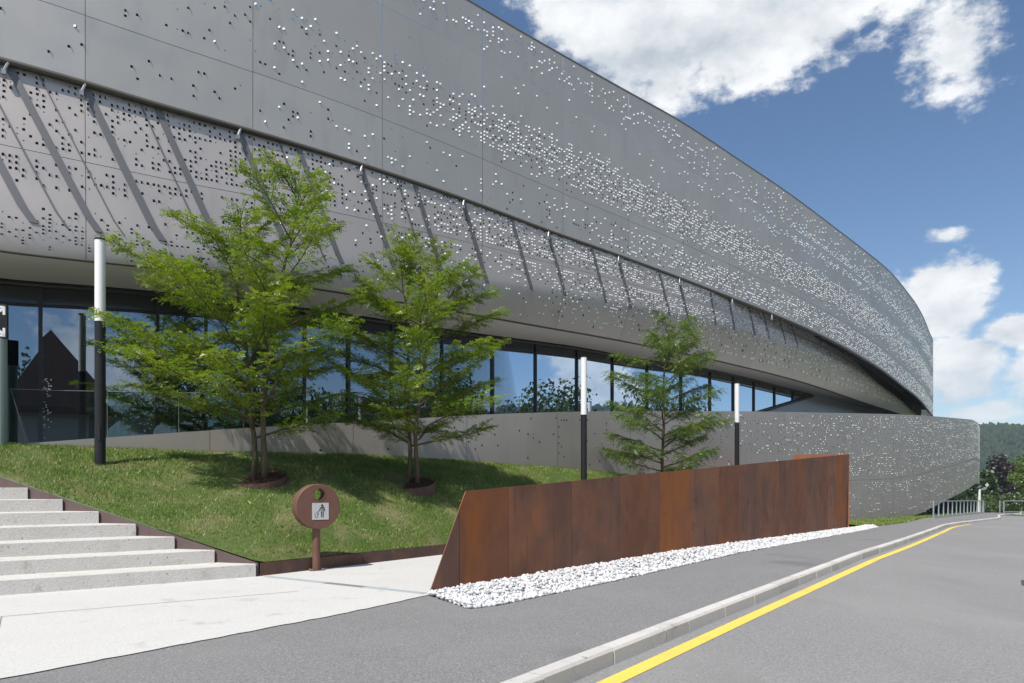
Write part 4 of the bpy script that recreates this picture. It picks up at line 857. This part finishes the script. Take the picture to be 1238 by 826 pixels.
for (tx, ty), tz, nm in ((TREES[0], zt[0], 'rusty steel ring of bark mulch around the tallest tree'), (TREES[1], zt[1], 'rusty steel ring of bark mulch around the middle young tree')):
    rr = .56 if tx < -4 else .53; o = empty('tree_ring', (tx, ty, tz), nm, 'tree ring', 'mulch rings'); mb = MB(); n = 40; V = []
    for r_, z_ in ((rr, -.32), (rr, .06), (rr-.008, .06), (rr-.008, -.1)):
        for i in range(n): q = 2*math.pi*i/n; tilt = .27*math.sin(q)*rr; V.append((tx+r_*math.cos(q), ty+r_*math.sin(q), tz+z_+tilt))
    F = [(r*n+i, r*n+(i+1) % n, (r+1)*n+(i+1) % n, (r+1)*n+i) for r in range(3) for i in range(n)]; mb.add(V, F); mb.build('steel_ring', MT['corten_dark'], o)
    mb = MB(); V = [(tx+(rr-.01)*math.cos(2*math.pi*i/n), ty+(rr-.01)*math.sin(2*math.pi*i/n), tz-.0+.27*math.sin(2*math.pi*i/n)*rr) for i in range(n)]+[(tx, ty, tz+.03)]
    mb.add(V, [(i, (i+1) % n, n) for i in range(n)]); mb.build('mulch_bed', MT['mulch'], o)
    m = 700; a = rng.uniform(0, 2*np.pi, m); r_ = (rr-.03)*np.sqrt(rng.random(m)); P = np.c_[tx+r_*np.cos(a), ty+r_*np.sin(a), tz+.27*np.sin(a)*r_+.005+.03*(1-r_/rr)+rng.random(m)*.02]
    V, F = scatter_lumps(P, rng.uniform(.012, .03, m), squash=.4); np_mesh('mulch_chips', V, F, MT['mulch'], o, kind='stuff')
# small weeds at the stem foot and along the lawn top
# ------------------------------------------------------------------ sign at the entrance
sg_o = empty('sign_post', (-9.45, 12.45, 2.0), 'black sign box with white strokes on a grey column by the entrance glass', 'sign')
mb = MB(); mb.tube([(-9.42, 12.55, 1.9), (-9.42, 12.55, 4.0)], .12, 20); mb.build('column', MT['column'], sg_o)
mb = MB(); mb.box((-9.56, 12.42, 4.28), (.64, .12, .62), (.9, .43, 0)); sb = mb.build('sign_box', MT['black'], sg_o, bevel=.01)
mb = MB()
def sgq(u0, v0, u1, v1, w):
    ax = Vector((.9, .43, 0)).normalized(); nf = Vector((.43, -.9, 0)).normalized(); c = Vector((-9.56, 12.42, 4.28))+nf*.0625
    a = Vector((u0, v0)); b = Vector((u1, v1)); t = (b-a).normalized(); n2 = Vector((-t.y, t.x))*w/2; mb.add([c+ax*p.x+Vector((0, 0, p.y)) for p in (a-n2, b-n2, b+n2, a+n2)], [(0, 1, 2, 3)])
sgq(.05, .06, .27, .24, .05); sgq(.12, .26, .28, .26, .04); sgq(.27, .27, .27, .12, .04); sgq(.05, -.06, .27, -.24, .05); sgq(.2, -.26, .29, -.26, .04); sgq(.27, -.27, .27, -.12, .04)
mb.build('sign_strokes', MT['white'], sb)

# ------------------------------------------------------------------ railings at the end of the pavement
def railing(P0, P1, n, h, label):
    P0 = Vector(P0); P1 = Vector(P1); o = empty('railing', tuple(P0), label, 'railing', 'galvanised railings'); d = (P1-P0)
    for z_ in (h-.03, .07):
        mb = MB(); mb.box((P0+P1)/2+Vector((0, 0, z_)), (d.length, .05, .06), d); mb.build('rail', MT['galv'], o)
    for i in range(n+1):
        p = P0.lerp(P1, i/n); e = i in (0, n); mb = MB(); mb.box(p+Vector((0, 0, h/2-.08*e)), (.10 if e else .07, .06, h-.1+.14*e), d); mb.build('upright', MT['galv'], o)
railing((22.6, 36.6, float(gz(36.6))), (35.3, 51.2, float(gz(51.2))), 13, .95, 'long galvanised railing with spaced uprights along the pavement under the drum')
railing((37.6, 52.2, float(gz(52.2))), (47, 52.6, float(gz(52.2))), 5, .93, 'short galvanised railing across the end of the road')
for (x_, y_) in ((36.2, 52.4), (37.3, 52.2)):
    o = empty('bollard', (x_, y_, -.75), 'slim grey steel post at the footpath gap between the railings', 'bollard', 'gap posts'); mb = MB(); mb.tube([(x_, y_, -.75), (x_, y_, .18)], .045, 8); mb.build('post', MT['galv'], o); mb = MB(); mb.tube([(x_, y_, .18), (x_, y_, .22)], .055, 8); mb.build('cap', MT['galv'], o)
o = empty('pole_light', (37.3, 54.5, -1), 'short white post with two small floodlights behind the railing', 'light'); mb = MB(); mb.tube([(37.3, 54.5, -1), (37.3, 54.5, 1.1)], .11, 10); mb.build('post', MT['white'], o)
for dx, dz in ((-.2, 1.25), (.32, 1.12)):
    mb = MB(); mb.box((37.3+dx, 54.4, dz), (.36, .2, .13), (1, .2, .3)); mb.build('floodlight', MT['galv'], o)

# ------------------------------------------------------------------ background trees, shrubs and houses
def leafy(name, base, H, rx, ry, trunk_h, label, leaf, n=2600, lsize=.35, seed=1, group=None, clumps=26, flat=.8, cat='tree', trunk_r=.25):
    g = np.random.default_rng(seed); b = np.array(base, float); root = empty(name, tuple(b), label, cat, group)
    C = []
    while len(C) < clumps:
        p = g.uniform(-1, 1, 3)
        if np.linalg.norm(p) < 1: C.append(p*.78)
    C = np.array(C); rr = g.uniform(.26, .46, clumps); k = g.integers(0, clumps, n); d = g.normal(size=(n, 3)); d /= np.linalg.norm(d, axis=1)[:, None]
    Q = C[k]+d*(rr[k]*g.random(n)**.35)[:, None]; ch = H-trunk_h; P = b+np.c_[Q[:, 0]*rx, Q[:, 1]*ry, trunk_h+ch*(.5+.5*Q[:, 2]/1.1)]
    a = g.normal(size=(n, 3)); a /= np.linalg.norm(a, axis=1)[:, None]; u = np.cross(a, d); u /= np.linalg.norm(u, axis=1)[:, None]+1e-9; v = np.cross(u, a); s_ = lsize*g.uniform(.5, 1.3, n)[:, None]
    V = np.stack([P-u*s_*.5, P-v*s_*.32, P+u*s_*.5, P+v*s_*.32], 1).reshape(-1, 3); i = np.arange(n)*4; np_mesh('crown', V, np.c_[i, i+1, i+2, i+3], MT[leaf], root)
    mb = MB(); mb.tube([b-np.array([0, 0, .5]), b+np.array([.1, 0, trunk_h]), b+np.array([0, .1, trunk_h+ch*.55])], [trunk_r, trunk_r*.8, trunk_r*.25], 8)
    for q in range(5):
        c = C[q]; mb.tube([b+np.array([0, 0, trunk_h+ch*.15]), b+np.array([c[0]*rx, c[1]*ry, trunk_h+ch*(.5+.5*c[2])])], [trunk_r*.4, trunk_r*.1], 5)
    mb.build('trunk', MT['bark2'], root); return root
def tz(x, y): return float(terrain_z(x, y))
def at(px, d): return ((px-CX)/FPX*d, d)
# visible right-hand background
x_, y_ = at(1217, 108); leafy('copper_beech', (x_, y_, tz(x_, y_)), 11.2, 3.9, 3.6, .8, 'dark purple leaved tree standing behind the pale hedge shrubs', 'leafpurple', 5200, .55, 5, clumps=40)
x_, y_ = at(1235, 46); leafy('roadside_tree', (x_+.4, y_, tz(x_, y_)+.2), 4.4, 1.7, 1.7, 1.6, 'bright yellow green tree beyond the short railing at the road end', 'leafbright', 2200, .17, 8, clumps=20, trunk_r=.1)
for i, (px, d, H, r_) in enumerate(((1187, 92, 7.2, 2.3), (1196, 150, 13.0, 4.2), (1178, 110, 8.4, 3.2), (1209, 165, 14.5, 4.5), (1225, 180, 14, 5), (1243, 150, 14, 4.6), (1160, 120, 9, 4), (1262, 170, 15, 6), (1290, 140, 13, 6))):
    x_, y_ = at(px, d); leafy('broadleaf_tree', (x_, y_, tz(x_, y_)), H, r_, r_, 1.2, 'green broadleaf tree in the valley beyond the railings', 'leafbg', 2200, .6, 60+i, 'valley trees')
for i, (px, d, H, r_) in enumerate(((1193, 70, 3.2, 1.7), (1202, 74, 3.7, 2.0), (1211, 72, 3.4, 1.9), (1220, 76, 3.6, 2.0), (1229, 71, 3.9, 2.0), (1239, 73, 4.1, 2.2), (1250, 72, 3.8, 2.2), (1262, 74, 4.0, 2.3), (1184, 68, 2.9, 1.6), (1172, 63, 2.3, 1.6), (1158, 60, 2.3, 1.7), (1143, 57, 2.1, 1.7), (1128, 52, 1.7, 1.3))):
    x_, y_ = at(px, d); leafy('shrub', (x_, y_, tz(x_, y_)), H*.80, r_, r_*.8, .25, 'loose pale green shrub in the hedge row behind the railings', 'leafhedge', 1200, .22, 90+i, 'hedge shrubs', clumps=12, cat='shrub', trunk_r=.06)
# small house in the valley
hx, hy = at(1202, 140); hz = tz(hx, hy); h = empty('valley_house', (hx, hy, hz), 'small pale house with grey slate roof beside the dark purple tree', 'house')
mb = MB(); mb.box((hx, hy, hz+2.6), (7, 6, 6.2)); mb.build('wall', MT['wallpaint'], h)
mb = MB(); mb.prism([(hx-4, hy-3.6, hz+5.5), (hx-4, hy+3.6, hz+5.5), (hx-4, hy, hz+8.2)], (8, 0, 0)); mb.build('roof', MT['slate'], h)
for dx in (-2, 0, 2): mb = MB(); mb.box((hx+dx, hy-3.02, hz+4.2), (1.0, .1, 1.2)); mb.build('window', MT['frame'], h)
# forested hill
def forest(name, n, xr, yr, smin, smax, label):
    x = rng.uniform(*xr, n); y = rng.uniform(*yr, n); r = np.maximum(y, .9*x); k = (r > 430) & (r < 860); x, y = x[k], y[k]; n = len(x); z = terrain_z(x, y)
    sz = rng.uniform(smin, smax, n); V1, F1 = scatter_lumps(np.c_[x, y, z+sz*1.5], sz, squash=1.35, jit=.22)
    V2, F2 = scatter_lumps(np.c_[x+rng.normal(0, 1, n), y+rng.normal(0, 1, n), z+sz*2.9], sz*.6, squash=1.5, jit=.25)
    o = np_mesh(name, np.concatenate([V1, V2]), np.concatenate([F1, F2+len(V1)]), MT['forest'], smooth=True); return tag(o, label, 'forest', kind='stuff')
forest('forest', 9500, (300, 680), (430, 850), 2.6, 4.6, 'dense dark green forest covering the far hillside')
forest('forest', 3200, (430, 900), (-350, 430), 6, 11, 'forest on the valley side that the metal skin mirrors')
# what the glazing and the metal mirror: a house and trees across the road
hx, hy, hz = 17, -24, -.1; h = empty('gabled_house', (hx, hy, hz), 'brown gabled house across the road, seen mirrored in the entrance glass', 'house')
mb = MB(); mb.box((hx, hy, 3.2), (12, 9, 6.6), (.57, -.82, 0)); mb.build('wall', MT['wallpaint'], h)
ax = Vector((.57, -.82, 0)).normalized(); ay = Vector((.82, .57, 0)).normalized(); c = Vector((hx, hy, 0)); mb = MB()
mb.prism([c-ax*7+ay*5.4+Vector((0, 0, 6.2)), c-ax*7-ay*5.4+Vector((0, 0, 6.2)), c-ax*7+Vector((0, 0, 12.2))], ax*14); rf = mb.build('roof', MT['rooftile'], h)
for u in (-4, -1.3, 1.3, 4): 
    for zz in (1.9, 4.7): mb = MB(); mb.box(c+ax*u+ay*4.52+Vector((0, 0, zz)), (1.1, .1, 1.4), ax); mb.build('window', MT['frame'], h)
for i, (x_, y_, H, r_) in enumerate(((4, -26, 12, 4.5), (-6, -30, 11, 5), (-16, -28, 13, 5), (27, -16, 12, 4.5), (36, -6, 10, 5), (46, 6, 15, 6), (56, 20, 15, 6), (-27, -22, 11, 5), (66, 34, 16, 7), (33, -22, 14, 6), (20, -36, 15, 7), (50, -4, 14, 6), (72, 18, 18, 8), (80, 46, 17, 8), (60, 8, 16, 7))):
    leafy('street_tree', (x_, y_, -.3), H, r_, r_, 2.2, 'broadleaf tree across the road, seen only mirrored in glass and metal', 'leafbg', 2200, .6, 200+i, 'trees across the road')

# ------------------------------------------------------------------ haze: pale air over the whole valley
me = bpy.data.meshes.new('haze'); hb = MB(); hb.box((150, 0, 42), (3500, 3100, 124)); me.from_pydata(hb.v, [], hb.f)
hm = bpy.data.materials.new('pale air'); hm.use_nodes = True; nt = hm.node_tree; nt.nodes.clear(); ho = nt.nodes.new('ShaderNodeOutputMaterial'); pv = nt.nodes.new('ShaderNodeVolumePrincipled')
pv.inputs['Color'].default_value = (.80, .88, 1, 1); pv.inputs['Density'].default_value = .00026; nt.links.new(pv.outputs[0], ho.inputs['Volume'])
me.materials.append(hm); haze = link('haze', me); haze['kind'] = 'stuff'; haze['label'] = 'pale summer haze hanging over the valley'
cy.volume_bounces = 0; cy.volume_max_steps = 64
